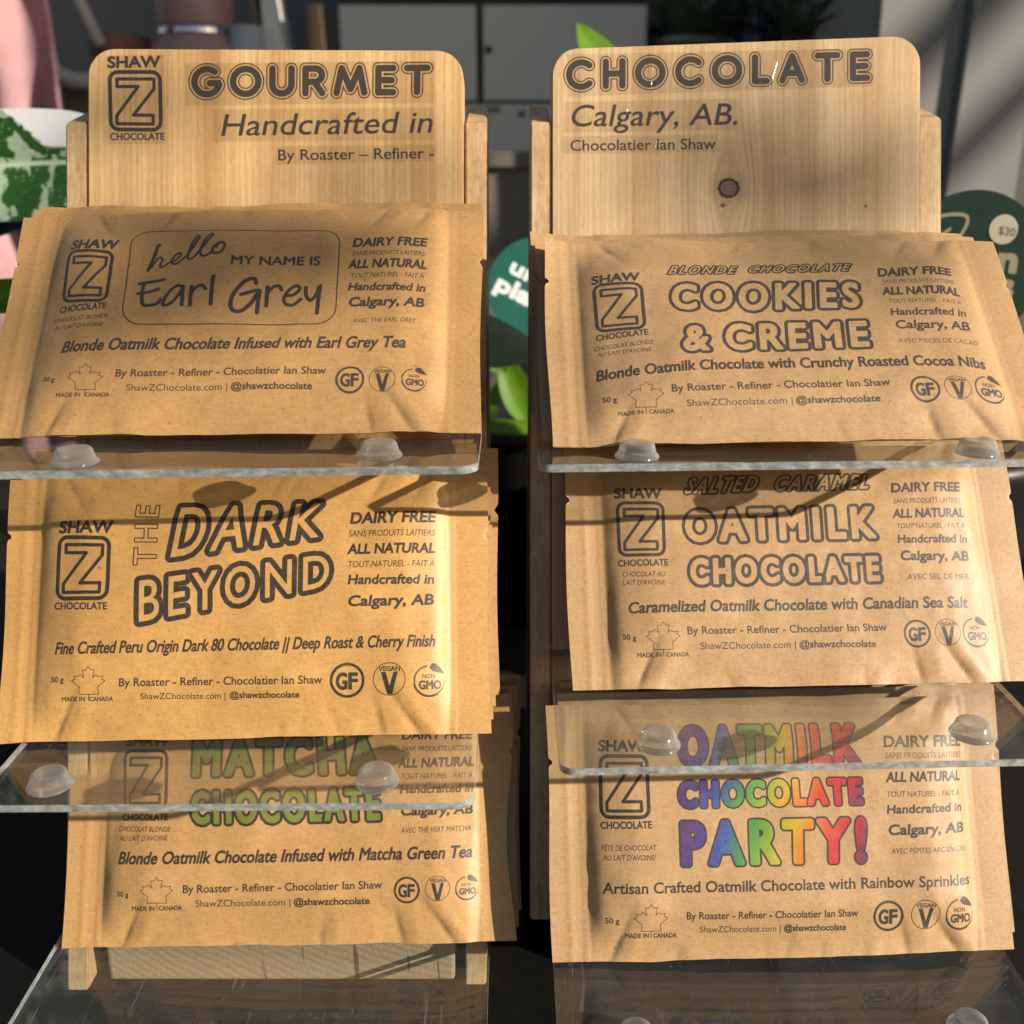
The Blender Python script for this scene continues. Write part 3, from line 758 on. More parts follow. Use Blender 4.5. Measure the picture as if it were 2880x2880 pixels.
def wood(name, light, dark, knots=(), img=None, endgrain=False, off=(0, 0, 0), rough=.42, gscale=1.0):
    """pine: grain runs along local z; object coordinates are metres"""
    m, nt, b = new_mat(name)
    v = objcoord(nt, (1, 1, 1), off)
    sep = nt.nodes.new('ShaderNodeSeparateXYZ'); nt.links.new(v, sep.inputs[0])
    x, y, z = sep.outputs
    if endgrain:
        # arcs of growth rings round a far heart
        dx = math_n(nt, 'SUBTRACT', x, .035); dz = math_n(nt, 'SUBTRACT', z, -.05)
        r = math_n(nt, 'SQRT', math_n(nt, 'ADD', math_n(nt, 'MULTIPLY', dx, dx), math_n(nt, 'MULTIPLY', dz, dz)))
        w = noise(nt, v, 60, 3)
        r = math_n(nt, 'ADD', r, math_n(nt, 'MULTIPLY', w, .004))
        s = math_n(nt, 'SINE', math_n(nt, 'MULTIPLY', r, 2100))
        s = math_n(nt, 'MULTIPLY_ADD', s, .5, .5)
        c = mix(nt, math_n(nt, 'MULTIPLY', s, .42), light, dark)
        f = noise(nt, v, 1100, 4, .7)
        c = mix(nt, .7, c, ramp(nt, f, [(.3, (.72,) * 3), (.7, (1.1,) * 3)]), 'MULTIPLY')
        crack = noise(nt, objcoord(nt, (260, 1, 22)), 1, 2)
        c = mix(nt, 1, c, ramp(nt, crack, [(.28, (.35, .3, .25)), (.33, (1, 1, 1))]), 'MULTIPLY')
        nt.links.new(c, b.inputs['Base Color']); b.inputs['Roughness'].default_value = .75
        bump(nt, b, f, .0003, .8)
        return m
    xd = x
    kmask = None
    for kx, kz, kr in knots:
        ddx = math_n(nt, 'SUBTRACT', x, kx); ddz = math_n(nt, 'MULTIPLY', math_n(nt, 'SUBTRACT', z, kz), .45)
        d2 = math_n(nt, 'ADD', math_n(nt, 'MULTIPLY', ddx, ddx), math_n(nt, 'MULTIPLY', ddz, ddz))
        g = math_n(nt, 'DIVIDE', ddx, math_n(nt, 'ADD', d2, kr * kr * .7))
        xd = math_n(nt, 'SUBTRACT', xd, math_n(nt, 'MULTIPLY', g, kr * kr * 1.9))
    comb = nt.nodes.new('ShaderNodeCombineXYZ')
    nt.links.new(xd, comb.inputs[0]); nt.links.new(math_n(nt, 'MULTIPLY', y, 1.0), comb.inputs[1]); nt.links.new(math_n(nt, 'MULTIPLY', z, .035), comb.inputs[2])
    g1 = noise(nt, comb.outputs[0], 48 * gscale, 3, .6)       # broad bands
    comb2 = nt.nodes.new('ShaderNodeCombineXYZ')
    nt.links.new(xd, comb2.inputs[0]); nt.links.new(y, comb2.inputs[1]); nt.links.new(math_n(nt, 'MULTIPLY', z, .02), comb2.inputs[2])
    g2 = noise(nt, comb2.outputs[0], 420 * gscale, 3, .65)     # growth lines
    ph = math_n(nt, 'ADD', math_n(nt, 'MULTIPLY', xd, 2900 * gscale), math_n(nt, 'MULTIPLY', g1, 30))
    ring_ = math_n(nt, 'MULTIPLY_ADD', math_n(nt, 'SINE', ph), .5, .5)
    line = ramp(nt, ring_, [(.0, (0, 0, 0)), (.55, (.15,) * 3), (.9, (1, 1, 1))])
    base = ramp(nt, g1, [(.30, dark), (.42, tuple((a * .55 + q * .45) for a, q in zip(dark, light))), (.52, tuple((a * .12 + q * .88) for a, q in zip(dark, light))), (.66, tuple(min(1, q * 1.1) for q in light))])
    fine = ramp(nt, g2, [(.3, (.74, .66, .55)), (.5, (.97, .96, .94)), (.72, (1.07, 1.07, 1.07))])
    c = mix(nt, .85, base, fine, 'MULTIPLY')
    c = mix(nt, math_n(nt, 'MULTIPLY', line, .30), c, dark)
    flecks = noise(nt, objcoord(nt, (1, 1, .25)), 900, 2, .5)
    c = mix(nt, .6, c, ramp(nt, flecks, [(.3, (.86, .82, .78)), (.6, (1.03, 1.03, 1.03))]), 'MULTIPLY')
    for kx, kz, kr in knots:
        ddx = math_n(nt, 'SUBTRACT', x, kx); ddz = math_n(nt, 'SUBTRACT', z, kz)
        r = math_n(nt, 'SQRT', math_n(nt, 'ADD', math_n(nt, 'MULTIPLY', ddx, ddx), math_n(nt, 'MULTIPLY', math_n(nt, 'MULTIPLY', ddz, ddz), 1.25)))
        r = math_n(nt, 'ADD', r, math_n(nt, 'MULTIPLY', math_n(nt, 'SUBTRACT', noise(nt, v, 500, 2), .5), kr * .25))
        t = math_n(nt, 'DIVIDE', r, kr)
        kt = math_n(nt, 'ADD', t, math_n(nt, 'MULTIPLY', math_n(nt, 'SUBTRACT', noise(nt, v, 900, 3), .5), .5))
        kc = ramp(nt, kt, [(0, (.10, .055, .03)), (.2, (.24, .14, .08)), (.42, (.13, .07, .04)), (.62, (.22, .13, .075)), (.80, (.025, .013, .008)), (.97, (.05, .03, .018)), (1.0, (.3, .18, .1))])
        km = ramp(nt, math_n(nt, 'DIVIDE', r, kr * 2.2), [(.42, (1, 1, 1)), (.5, (.55,) * 3), (1.0, (0, 0, 0))])
        halo = mix(nt, math_n(nt, 'MULTIPLY', km, .8), c, (.26, .145, .07))
        inner = ramp(nt, t, [(.98, (1, 1, 1)), (1.03, (0, 0, 0))])
        c = mix(nt, inner, halo, kc)
    if img is not None:
        uvn = nt.nodes.new('ShaderNodeUVMap'); uvn.uv_map = 'UVMap'
        t = nt.nodes.new('ShaderNodeTexImage'); t.image = img; t.extension = 'CLIP'
        nt.links.new(uvn.outputs[0], t.inputs[0])
        c = mix(nt, math_n(nt, 'MULTIPLY', t.outputs['Alpha'], .95), c, t.outputs['Color'])
    nt.links.new(c, b.inputs['Base Color'])
    nt.links.new(ramp(nt, g2, [(.3, (rough + .12,) * 3), (.7, (rough - .06,) * 3)]), b.inputs['Roughness'])
    n1 = bump(nt, b, g2, .00012, .7)
    bump(nt, b, flecks, .00005, .5, n1)
    return m

def clear_acrylic(name, tint=(.955, .965, .955), dust=.05, rough=.015):
    m = bpy.data.materials.new(name); m.use_nodes = True
    nt = m.node_tree; nt.nodes.clear()
    out = nt.nodes.new('ShaderNodeOutputMaterial')
    tr = N(nt, 'BsdfTransparent'); tr.inputs[0].default_value = (*tint, 1)
    gl = N(nt, 'BsdfGlossy'); gl.inputs['Roughness'].default_value = rough; gl.inputs[0].default_value = (1, 1, 1, 1)
    fr = N(nt, 'Fresnel')
    geo = N(nt, 'NewGeometry')          # same reflectance on the way in and on the way out of the plate
    nt.links.new(math_n(nt, 'MULTIPLY_ADD', geo.outputs['Backfacing'], 1 / 1.49 - 1.49, 1.49), fr.inputs[0])
    mx = N(nt, 'MixShader')
    nt.links.new(fr.outputs[0], mx.inputs[0]); nt.links.new(tr.outputs[0], mx.inputs[1]); nt.links.new(gl.outputs[0], mx.inputs[2])
    # fingerprints, dust and hairline scratches lying on the plastic
    df = N(nt, 'BsdfDiffuse'); df.inputs[0].default_value = (.75, .75, .73, 1)
    v = objcoord(nt)
    spk = ramp(nt, noise(nt, v, 700, 2, .5), [(.735, (0,) * 3), (.80, (1,) * 3)])
    smear = ramp(nt, noise(nt, objcoord(nt, (1, 2.5, 1)), 55, 5, .65), [(.5, (0,) * 3), (.8, (.10,) * 3)])
    scr = ramp(nt, noise(nt, objcoord(nt, (1, .06, 1), (.3, .2, 0)), 420, 1, .4, 1.5), [(.73, (0,) * 3), (.76, (.3,) * 3)])
    tot = math_n(nt, 'ADD', math_n(nt, 'ADD', math_n(nt, 'MULTIPLY', spk, .75), smear), scr)
    fac = math_n(nt, 'MULTIPLY_ADD', tot, dust * 5, dust * .35, clamp=True)
    m2 = N(nt, 'MixShader')
    nt.links.new(fac, m2.inputs[0]); nt.links.new(mx.outputs[0], m2.inputs[1]); nt.links.new(df.outputs[0], m2.inputs[2])
    nt.links.new(m2.outputs[0], out.inputs[0])
    return m

def edge_acrylic(name):
    m, nt, b = new_mat(name)
    v = objcoord(nt, (1, 1, 2))
    f = noise(nt, v, 260, 5, .7)
    nt.links.new(ramp(nt, f, [(.3, (.16, .19, .185)), (.5, (.33, .37, .36)), (.72, (.62, .66, .64))]), b.inputs['Base Color'])
    b.inputs['Roughness'].default_value = .38
    b.inputs['Transmission Weight'].default_value = .35
    b.inputs['IOR'].default_value = 1.49
    bump(nt, b, noise(nt, v, 500, 3), .0002, .8)
    return m

def rubber_mat():
    """slightly milky clear silicone: part see-through, part scattering, with a clear skin"""
    m = bpy.data.materials.new('clear_rubber'); m.use_nodes = True
    nt = m.node_tree; nt.nodes.clear()
    out = N(nt, 'OutputMaterial')
    tr = N(nt, 'BsdfTransparent'); tr.inputs[0].default_value = (.90, .91, .89, 1)
    rf = N(nt, 'BsdfGlass'); rf.inputs['Roughness'].default_value = .06; rf.inputs['IOR'].default_value = 1.12; rf.inputs[0].default_value = (.97, .97, .95, 1)
    tl = N(nt, 'BsdfTranslucent'); tl.inputs[0].default_value = (.85, .85, .80, 1)
    df = N(nt, 'BsdfDiffuse'); df.inputs[0].default_value = (.78, .78, .74, 1)
    gl = N(nt, 'BsdfGlossy'); gl.inputs['Roughness'].default_value = .07
    lw = N(nt, 'LayerWeight'); lw.inputs[0].default_value = .42
    a = N(nt, 'MixShader'); a.inputs[0].default_value = .45
    nt.links.new(tr.outputs[0], a.inputs[1]); nt.links.new(rf.outputs[0], a.inputs[2])
    b = N(nt, 'MixShader'); b.inputs[0].default_value = .5
    nt.links.new(tl.outputs[0], b.inputs[1]); nt.links.new(df.outputs[0], b.inputs[2])
    c = N(nt, 'MixShader')
    nt.links.new(math_n(nt, 'MULTIPLY_ADD', lw.outputs['Facing'], .45, .10), c.inputs[0])
    nt.links.new(a.outputs[0], c.inputs[1]); nt.links.new(b.outputs[0], c.inputs[2])
    d = N(nt, 'MixShader')
    nt.links.new(math_n(nt, 'MULTIPLY_ADD', lw.outputs['Fresnel'], .35, .035), d.inputs[0])
    nt.links.new(c.outputs[0], d.inputs[1]); nt.links.new(gl.outputs[0], d.inputs[2])
    nt.links.new(d.outputs[0], out.inputs[0])
    return m

ACR = clear_acrylic('clear_acrylic')
EDGE = edge_acrylic('sawn_acrylic_edge')
RUB = rubber_mat()
TAPE = clear_acrylic('clear_tape', (.994, .978, .945), .008, .14)
WARM = (.485, .27, .096)
PALE = (.46, .275, .122)

# ------------------------------------------------------------------ pouches
PW, PH = .160, .087
def vnoise(x, y, seed):
    rng = np.random.RandomState(seed); n = 64
    g = rng.rand(n, n) * 2 - 1
    xi = np.floor(x).astype(int); yi = np.floor(y).astype(int)
    fx = x - xi; fy = y - yi
    fx = fx * fx * (3 - 2 * fx); fy = fy * fy * (3 - 2 * fy)
    G = lambda a, b: g[a % n, b % n]
    return (G(xi, yi) * (1 - fx) + G(xi + 1, yi) * fx) * (1 - fy) + (G(xi, yi + 1) * (1 - fx) + G(xi + 1, yi + 1) * fx) * fy

def sstep(t):
    t = np.clip(t, 0, 1)
    return t * t * (3 - 2 * t)

def pouch_mesh(seed, nu, nv, uL, uR, T, folds, edge, curl, wave):
    """front sheet: heat-sealed flaps left and right, a filled middle with pinched, creased ends"""
    rng = random.Random(seed)
    us = np.linspace(0, 1, nu + 1)
    k = int(round(uL * nu)); us[:] = us
    U, V = np.meshgrid(us, np.linspace(0, 1, nv + 1))
    prof_u = (1 - np.exp(-np.clip(U - uL, 0, 1) / .042)) * (1 - np.exp(-np.clip(uR - U, 0, 1) / .036))
    prof_u *= (U > uL) & (U < uR)
    top = sstep((1 - V) / .20) ** .8; bot = sstep(V / .22) ** .8
    amp = .26 + .74 * np.minimum(top, bot)                  # the seams stay a little open
    h = T * prof_u * amp
    # flat bar inside: plateau edge
    bar = sstep((U - uL - .06) / .05) * sstep((uR - .055 - U) / .05) * sstep((V - .12) / .09) * sstep((.9 - V) / .09)
    h += T * .10 * bar
    # seal line: tiny welt at each flap
    h += .00035 * np.exp(-((U - uL + .004) / .004) ** 2) + .00035 * np.exp(-((U - uR - .004) / .004) ** 2)
    h += .00022 * np.exp(-((U - uL * .52) / .006) ** 2)
    # folds running in from the seams
    for (u0, side, L, kk, s, wd) in folds:
        vv = V if side == 0 else 1 - V
        t = U - u0 - kk * vv
        dec = np.clip(1 - vv / L, 0, 1) ** 1.3 * (.35 + .65 * sstep(vv / .06))
        f = np.where(t < 0, np.exp(t / wd), np.exp(-t / (wd * .11)))
        s = s * .66; wd = wd * 1.15
        h -= s * dec * f
        h += s * .5 * dec * np.exp(-((t - wd * .9) / (wd * .5)) ** 2)
    inn = sstep((U - uL) / .03) * sstep((uR - U) / .03)
    h += inn * (.00085 * vnoise(U * 7 + seed, V * 4, seed) + .00022 * vnoise(U * 19, V * 10, seed + 1) + .00007 * vnoise(U * 46, V * 25, seed + 2))
    h += (1 - inn) * (.00022 * vnoise(U * 9, V * 5, seed + 3))
    # flap attitude and curl
    fl = np.clip((uL - U) / uL, 0, 1); fr = np.clip((U - uR) / (1 - uR), 0, 1)
    h += curl[0] * fl ** 1.5 * (.25 + .75 * V ** 3) + curl[1] * fr ** 1.5 + curl[2] * fl ** 1.5 * (1 - V) ** 3
    h += wave * np.sin(U * 5.2 + seed) * (V - .3)
    X = (U - .5) * PW; Zz = V * PH
    # irregular edges and the tear notches
    eL = np.clip(1 - U / .04, 0, 1); eR = np.clip((U - .96) / .04, 0, 1)
    X = X + eL * edge[0] * np.sin(V * 6.0 + seed) + eR * (edge[1] * np.sin(V * 6.4 + 2.2))
    nl = np.exp(-(((V - .775) / .011) ** 2)); X += (U < 1e-6) * nl * .0017 - (U > 1 - 1e-6) * np.exp(-(((V - .755) / .011) ** 2)) * .0017
    Zz = Zz + .0003 * vnoise(U * 14, V * 0, seed + 9) * ((V < .01) | (V > .99))
    return U, V, X, h, Zz

def grid_faces(nu, nv, flip=False):
    i = np.arange(nu)[None, :] + np.arange(nv)[:, None] * (nu + 1)
    a = i.ravel(); b = a + 1; c = b + nu + 1; d = a + nu + 1
    q = np.stack([a, b, c, d], 1) if not flip else np.stack([a, d, c, b], 1)
    return q

def default_folds(seed, uL, uR):
    r = random.Random(seed * 7 + 1)
    F = [(uL + .052 + r.uniform(-.008, .012), 0, .20 + r.uniform(0, .08), .25, .0021, .034),
         (uL + .055 + r.uniform(-.01, .03), 1, .20, .35, .0017, .030),
         (uR - .045 - r.uniform(0, .02), 0, .24, -.38, .0020, .026),
         (uR - .13 - r.uniform(0, .05), 0, .20, -.12, .0017, .036),
         (uR - .11 - r.uniform(0, .05), 1, .16, -.3, .0015, .032),
         (uR - .04, 1, .16, -.3, .0013, .022)]
    for i in range(5):
        F.append((r.uniform(uL + .18, uR - .2), r.choice((0, 0, 1)), r.uniform(.07, .15), r.uniform(-.3, .3), r.uniform(.0005, .0010), r.uniform(.015, .035)))
    return F

def make_pouch(pose, mat, label, group, seed, hi=True, uL=.078, uR=.928, T=.0050, edge=(.0005, .0004), curl=(.0008, -.0006, 0), wave=.0008, back_mat=None, folds=None):
    x, y, z, a, b_, c = pose
    root = empty('chocolate_pouch', (x, y, z), label, 'pouch', group)
    root.rotation_mode = 'YXZ'
    root.rotation_euler = Euler((a, b_, c), 'YXZ')
    nu, nv = (176, 96) if hi else (80, 44)
    F = folds if folds is not None else default_folds(seed, uL, uR)
    U, V, X, h, Z = pouch_mesh(seed, nu, nv, uL, uR, T, F, edge, curl, wave)
    ver = np.stack([X.ravel(), -h.ravel(), Z.ravel()], 1)
    mesh_obj('front_panel', ver, grid_faces(nu, nv), mat, root, uv=np.stack([U.ravel(), V.ravel()], 1))
    prof = np.clip(np.minimum(np.minimum((U - uL) / .05, (uR - U) / .05), 1), 0, 1) * np.minimum(sstep(V / .15), sstep((1 - V) / .15))
    sealed = curl[0] * 0
    flatpart = np.where(prof > 0, 0, h)
    edgeh = -h * (1 - (prof > 0)) + .0003 + .0006 * prof
    ver2 = np.stack([X.ravel(), edgeh.ravel(), Z.ravel()], 1)
    mesh_obj('back_panel', ver2, grid_faces(nu, nv, True), back_mat or mat, root, uv=np.stack([U.ravel() * 0 - 1, V.ravel() * 0 - 1], 1))
    return root

def pouch_print(key):
    pr = Print(0, 0, 160, 87, 10, np.array([.13, .12, .115]) if key in ('P2', 'P3', 'P6') else np.array([.22, .2, .19]))
    draw(pr, LAYOUT[key])
    return pr.image('print_' + key)

PLAIN_W = kraft('kraft_paper_warm', WARM)
PLAIN_P = kraft('kraft_paper_pale', PALE)
FRONT = {
 'P1': ((-.0899, .3154, -.0773, -.7191, -.0209, -.0238), WARM, 'kraft pouch printed with a hello name tag box, foremost on the top left shelf', 'pouches on the top left shelf', dict(uL=.083, uR=.931, curl=(.0004, -.0004, .0))),
 'P2': ((-.087, .2953, -.1733, -.4796, -.0091, .0246), (.53, .285, .085), 'kraft pouch with slanting DARK BEYOND outline letters, foremost on the middle left shelf', 'pouches on the middle left shelf', dict(uL=.068, uR=.922)),
 'P3': ((-.0822, .3023, -.2612, -.5179, -.0342, -.0278), WARM, 'kraft pouch with green MATCHA lettering, foremost on the bottom left shelf', 'pouches on the bottom left shelf', dict(uL=.084, uR=.93, edge=(.0004, .0016))),
 'P4': ((.0923, .3112, -.0788, -.8582, -.0181, -.0061), PALE, 'kraft pouch with outlined COOKIES & CREME lettering, foremost on the top right shelf', 'pouches on the top right shelf', dict(uL=.068, uR=.925, curl=(.0035, -.001, .0), T=.0048, wave=.0012)),
 'P5': ((.1002, .3117, -.1632, -.6177, -.0169, .0096), PALE, 'kraft pouch with SALTED CARAMEL outline letters, foremost on the middle right shelf', 'pouches on the middle right shelf', dict(uL=.080, uR=.915, T=.0046)),
 'P6': ((.0941, .2899, -.2556, -.4708, -.0199, .0113), PALE, 'kraft pouch with rainbow PARTY! lettering, foremost on the bottom right shelf', 'pouches on the bottom right shelf', dict(uL=.080, uR=.925)),
}
for i, (k, (pose, col, label, grp, kw)) in enumerate(FRONT.items()):
    m = kraft('printed_kraft_' + k, col, pouch_print(k))
    rt = make_pouch(pose, m, label, grp, 11 + i, True, back_mat=PLAIN_W if k in ('P1', 'P2', 'P3') else PLAIN_P, **kw)
    if k == 'P3': rt.scale = (1.018, 1, 1); rt.location.x += .0012
REAR = [
 ('P1', (-.0918, .3240, -.0773, -.7020, -.0092, -.0330), 'plain kraft pouch edge right behind the hello name tag pouch'),
 ('P1', (-.0930, .3325, -.0773, -.6800, -.0100, -.0400), 'rearmost kraft pouch on the top left shelf, against the wooden board'),
 ('P2', (-.0865, .3040, -.1733, -.4550, -.0050, .0260), 'plain kraft pouch edge right behind the DARK BEYOND pouch'),
 ('P2', (-.0858, .3125, -.1733, -.4000, -.0086, .0300), 'second kraft pouch behind the DARK BEYOND pouch, standing higher'),
 ('P2', (-.0845, .3220, -.1733, -.3100, .0000, .0300), 'rearmost and tallest standing kraft pouch on the middle left shelf'),
 ('P3', (-.0778, .3112, -.2612, -.4900, -.0211, -.0280), 'shaded kraft pouch right behind the green MATCHA pouch'),
 ('P3', (-.0768, .3200, -.2612, -.4500, -.0138, -.0200), 'rearmost kraft pouch on the bottom left shelf, behind the MATCHA pouch'),
 ('P4', (.0898, .3205, -.0788, -.8430, -.0189, .0050), 'kraft pouch with curled left flap right behind the COOKIES & CREME pouch'),
 ('P4', (.0880, .3300, -.0788, -.8200, -.0059, .0100), 'rearmost kraft pouch on the top right shelf, against the wooden board'),
 ('P5', (.1020, .3203, -.1632, -.5950, -.0187, .0030), 'plain kraft pouch edge right behind the SALTED CARAMEL pouch'),
 ('P5', (.1045, .3290, -.1632, -.5500, -.0246, .0000), 'rearmost kraft pouch on the middle right shelf'),
 ('P6', (.0982, .2988, -.2556, -.4550, -.0169, .0096), 'plain kraft pouch edge right behind the rainbow PARTY! pouch'),
 ('P6', (.0990, .3078, -.2556, -.4200, -.0193, .0060), 'rearmost kraft pouch on the bottom right shelf'),
]
for i, (k, pose, label) in enumerate(REAR):
    cl = (.0022, -.001, .0) if k == 'P4' else (.0006, -.0004, 0)
    make_pouch(pose, PLAIN_W if k in ('P1', 'P2', 'P3') else PLAIN_P, label, FRONT[k][3], 40 + i, False, T=.0042, curl=cl)

# ------------------------------------------------------------------ display stands
LEAN = math.atan(.32)
def board_y(z): return .40 + .32 * z

def shelf(parent, x0, x1, zt, yl, yr, r, bumpers, depth_back=None):
    """acrylic plate: top at zt, front edge from (x0,yl) to (x1,yr), running back to the board"""
    th = .0024
    yb = board_y(zt) - .001
    P = math.pi
    out = [(x0, yb)]
    sl = (yr - yl) / (x1 - x0)
    out += [(x, yl + sl * (x - x0) + (y - 0)) for x, y in [(q[0], q[1]) for q in arc_pts(x0 + r, r, r, P, 1.5 * P, 8)]]
    out += [(x, yl + sl * (x - x0) + y) for x, y in arc_pts(x1 - r, r, r, -P / 2, 0, 8)]
    out += [(x1, yb)]
    bm = prism(out, 'z', zt - th, zt)
    bmesh.ops.recalc_face_normals(bm, faces=bm.faces)
    for f in bm.faces: f.material_index = 0 if abs(f.normal.z) > .9 else 1
    o = bm_obj('shelf', bm, [ACR, EDGE], parent)
    for bx, by in bumpers:
        prof = [(0, .00002), (.0066, .00002), (.0068, .0004), (.0066, .0009), (.0060, .0012), (.0052, .0041), (.0047, .0046), (.0040, .0047), (.0020, .0043), (0, .0042)]
        bo = bm_obj('bumper', lathe_bm(prof, 40, bx, by, zt + .0001), RUB, o, True)
    return o

def stand(side, label, key, x0, x1, rx0, rx1, topL, topR, shelves, wood_front, wood_side, tapes):
    cx = (x0 + x1) / 2
    root = empty('display_stand', (0, 0, 0), label, 'display stand', 'wooden display stands')
    # leaning backboard, built in its own leaning frame so the grain follows it
    zb = -.262 / math.cos(LEAN)
    r = .0100
    P = math.pi
    pts = [(x0, zb), (x1, zb)]
    pts += arc_pts(x1 - r, topR - r, r, 0, P / 2, 10) + arc_pts(x0 + r, topL - r, r, P / 2, P, 10)
    bm = prism(pts, 'y', 0, .010)
    uvl = bm.loops.layers.uv.new('UVMap')
    bmesh.ops.recalc_face_normals(bm, faces=bm.faces)
    for f in bm.faces:
        f.material_index = 0 if f.normal.y < -.9 else 1
        for lp in f.loops:
            co = lp.vert.co
            lp[uvl].uv = ((co.x - x0) / (x1 - x0), (co.z - (-.02)) / (.055 + .02)) if f.normal.y < -.9 else (-1, -1)
    es = [e for e in bm.edges if len(e.link_faces) == 2 and any(f.normal.y < -.9 for f in e.link_faces)]
    bmesh.ops.bevel(bm, geom=es, offset=.0005, segments=2, affect='EDGES')
    bd = bm_obj('backboard', bm, [wood_front, wood_side], root)
    bd.location = (0, .40, 0); bd.rotation_euler = (-LEAN, 0, 0)
    # side rails
    for k, (a, b) in enumerate(((rx0, x0 - .0004), (x1 + .0005, rx1))):
        yo = (.0003, .0030)[k]
        zt = .0196 if side == 'L' else (.0196 if k == 0 else .0215)
        zl = -.2875 if side == 'L' else -.2625
        prof = [(board_y(zl) + yo, zl), (board_y(zt) + yo, zt), (board_y(zt) + yo + .034, zt + .0078), (board_y(zt) + yo + .034, zl)]
        bm = prism(prof, 'x', a, b)
        bmesh.ops.bevel(bm, geom=bm.edges[:], offset=.0006, segments=2, affect='EDGES')
        bm_obj('side_rail', bm, RAIL, root)
    if side == 'L':
        bm_obj('base_block', box_bm(x0 + .0062, x1 - .0035, .3130, .352, -.2868, -.2660, .0012), ENDG, root)
    for qd, wr in tapes:
        q = [Vector((px / 1000, 0, py / 1000)) for px, py in qd]
        bm = bmesh.new()
        nx = 14
        top, bot = [], []
        rr = random.Random(int(qd[0][0] * 10))
        A = [bm.verts.new(q[3].lerp(q[2], i / nx) + Vector((0, -.00012, 0))) for i in range(nx + 1)]
        B = [bm.verts.new(q[0].lerp(q[1], i / nx) + Vector((0, -.00012, 0))) for i in range(nx + 1)]
        for i in range(nx): bm.faces.new((A[i], A[i+1], B[i+1], B[i]))
        bmesh.ops.solidify(bm, geom=bm.faces[:], thickness=.00006)
        for (ax, az), (bx_, bz) in wr:           # trapped-air wrinkles in the film
            a_, b_ = Vector((ax / 1000, -.00013, az / 1000)), Vector((bx_ / 1000, -.00013, bz / 1000))
            sd = (b_ - a_).cross(Vector((0, 1, 0))).normalized()
            rows = []
            for i in range(13):
                t = i / 12; wv = .0008 * (math.sin(math.pi * min(1, t * 1.15 + .06)) ** .6) * (1 + .3 * math.sin(t * 9)) + .00008
                c_ = a_.lerp(b_, t) + sd * (.0003 * math.sin(t * 5))
                rows.append([bm.verts.new(c_ + sd * (wv * math.cos(math.pi * k / 8)) + Vector((0, -.00042 * math.sin(math.pi * k / 8) * wv / .0008, 0))) for k in range(9)])
            for ra, rb in zip(rows[:-1], rows[1:]):
                for k in range(8):
                    f_ = bm.faces.new((ra[k], ra[k+1], rb[k+1], rb[k])); f_.smooth = True
        t = bm_obj('tape_label', bm, TAPE, bd)
    for s in shelves: shelf(root, *s)
    return root

def board_print(key, x0, x1):
    pr = Print(x0 * 1000, -20, (x1 - x0) * 1000, 75, 12, np.array([.19, .175, .165]))
    draw(pr, [i for i in LAYOUT[key] if i[0] != 'tape'])
    return pr.image('board_print_' + key)

LW, DW = (.67, .445, .205), (.44, .235, .085)
RAIL = wood('pine_rail', (.62, .44, .24), (.45, .27, .12), off=(.5, .2, 0), gscale=1.3)
ENDG = wood('pine_end_grain', (.56, .42, .25), (.34, .23, .12), endgrain=True)
BL0, BL1, BR0, BR1 = -.1572, -.0180, .0147, .1513
wfL = wood('pine_board_left', LW, DW, [], board_print('BL', BL0, BL1), off=(0, 0, 0))
wfR = wood('pine_board_right', (.63, .45, .25), (.44, .26, .11), [(.0803, -.0036, .0042), (.0781, -.0100, .0008), (.1310, -.0102, .0005)], board_print('BR', BR0, BR1), off=(0, 0, 0))
wsd = wood('pine_board_edge', LW, DW, off=(.3, 0, 0))
tp = lambda k: [(i[1], i[2]) for i in LAYOUT[k] if i[0] == 'tape']
stand('L', 'left wooden display stand with GOURMET sign board and three clear shelves', 'BL', BL0, BL1, -.1655, -.0096, .0480, .0474,
      [(-.1665, -.0100, -.0795, .2815, .2880, .0055, [(-.128, .2905), (-.0397, .2985)]),
       (-.1600, -.0112, -.1752, .2602, .2618, .0055, [(-.1400, .2705), (-.0412, .2725)]),
       (-.1655, -.0082, -.2640, .2360, .2360, .0055, [(-.132, .243), (-.040, .243)])], wfL, wsd, tp('BL'))
stand('R', 'right wooden display stand with CHOCOLATE sign board, dark knot and three clear shelves', 'BR', BR0, BR1, .0068, .1603, .0482, .0526,
      [(.0082, .1710, -.0812, .2955, .3025, .0035, [(.0382, .3040), (.1440, .3085)]),
       (.0142, .1690, -.1662, .2655, .2715, .0045, [(.0451, .2790), (.1442, .2850)]),
       (.0144, .1728, -.2580, .2450, .2450, .0055, [(.0390, .2560), (.1455, .2600)])], wfR, wsd, tp('BR'))

# ------------------------------------------------------------------ setting
TABLE_Z = -.2885
m_black = simple_mat('black_cloth', (.010, .009, .008), .75, .2, .3, 200, .0002)
prop(bm_obj('table_top', box_bm(-1.6, 1.6, -.6, 1.42, TABLE_Z - .04, TABLE_Z), m_black), kind='structure')
m_dark = simple_mat('dark_shelf_wood', (.15, .13, .10), .55, .4, .15, 12)
m_wall = simple_mat('grey_wall', (.22, .20, .18), .8, .3, .08, 5)
prop(bm_obj('back_wall', box_bm(-2.2, 2.2, 2.0, 2.1, -1.2, 1.6), m_wall), kind='structure')
m_floor = simple_mat('dark_floor', (.06, .055, .05), .6, .3, .1, 5)
prop(bm_obj('floor', box_bm(-3, 3, -2, 2.0, -1.25, -1.2), m_floor), kind='structure')

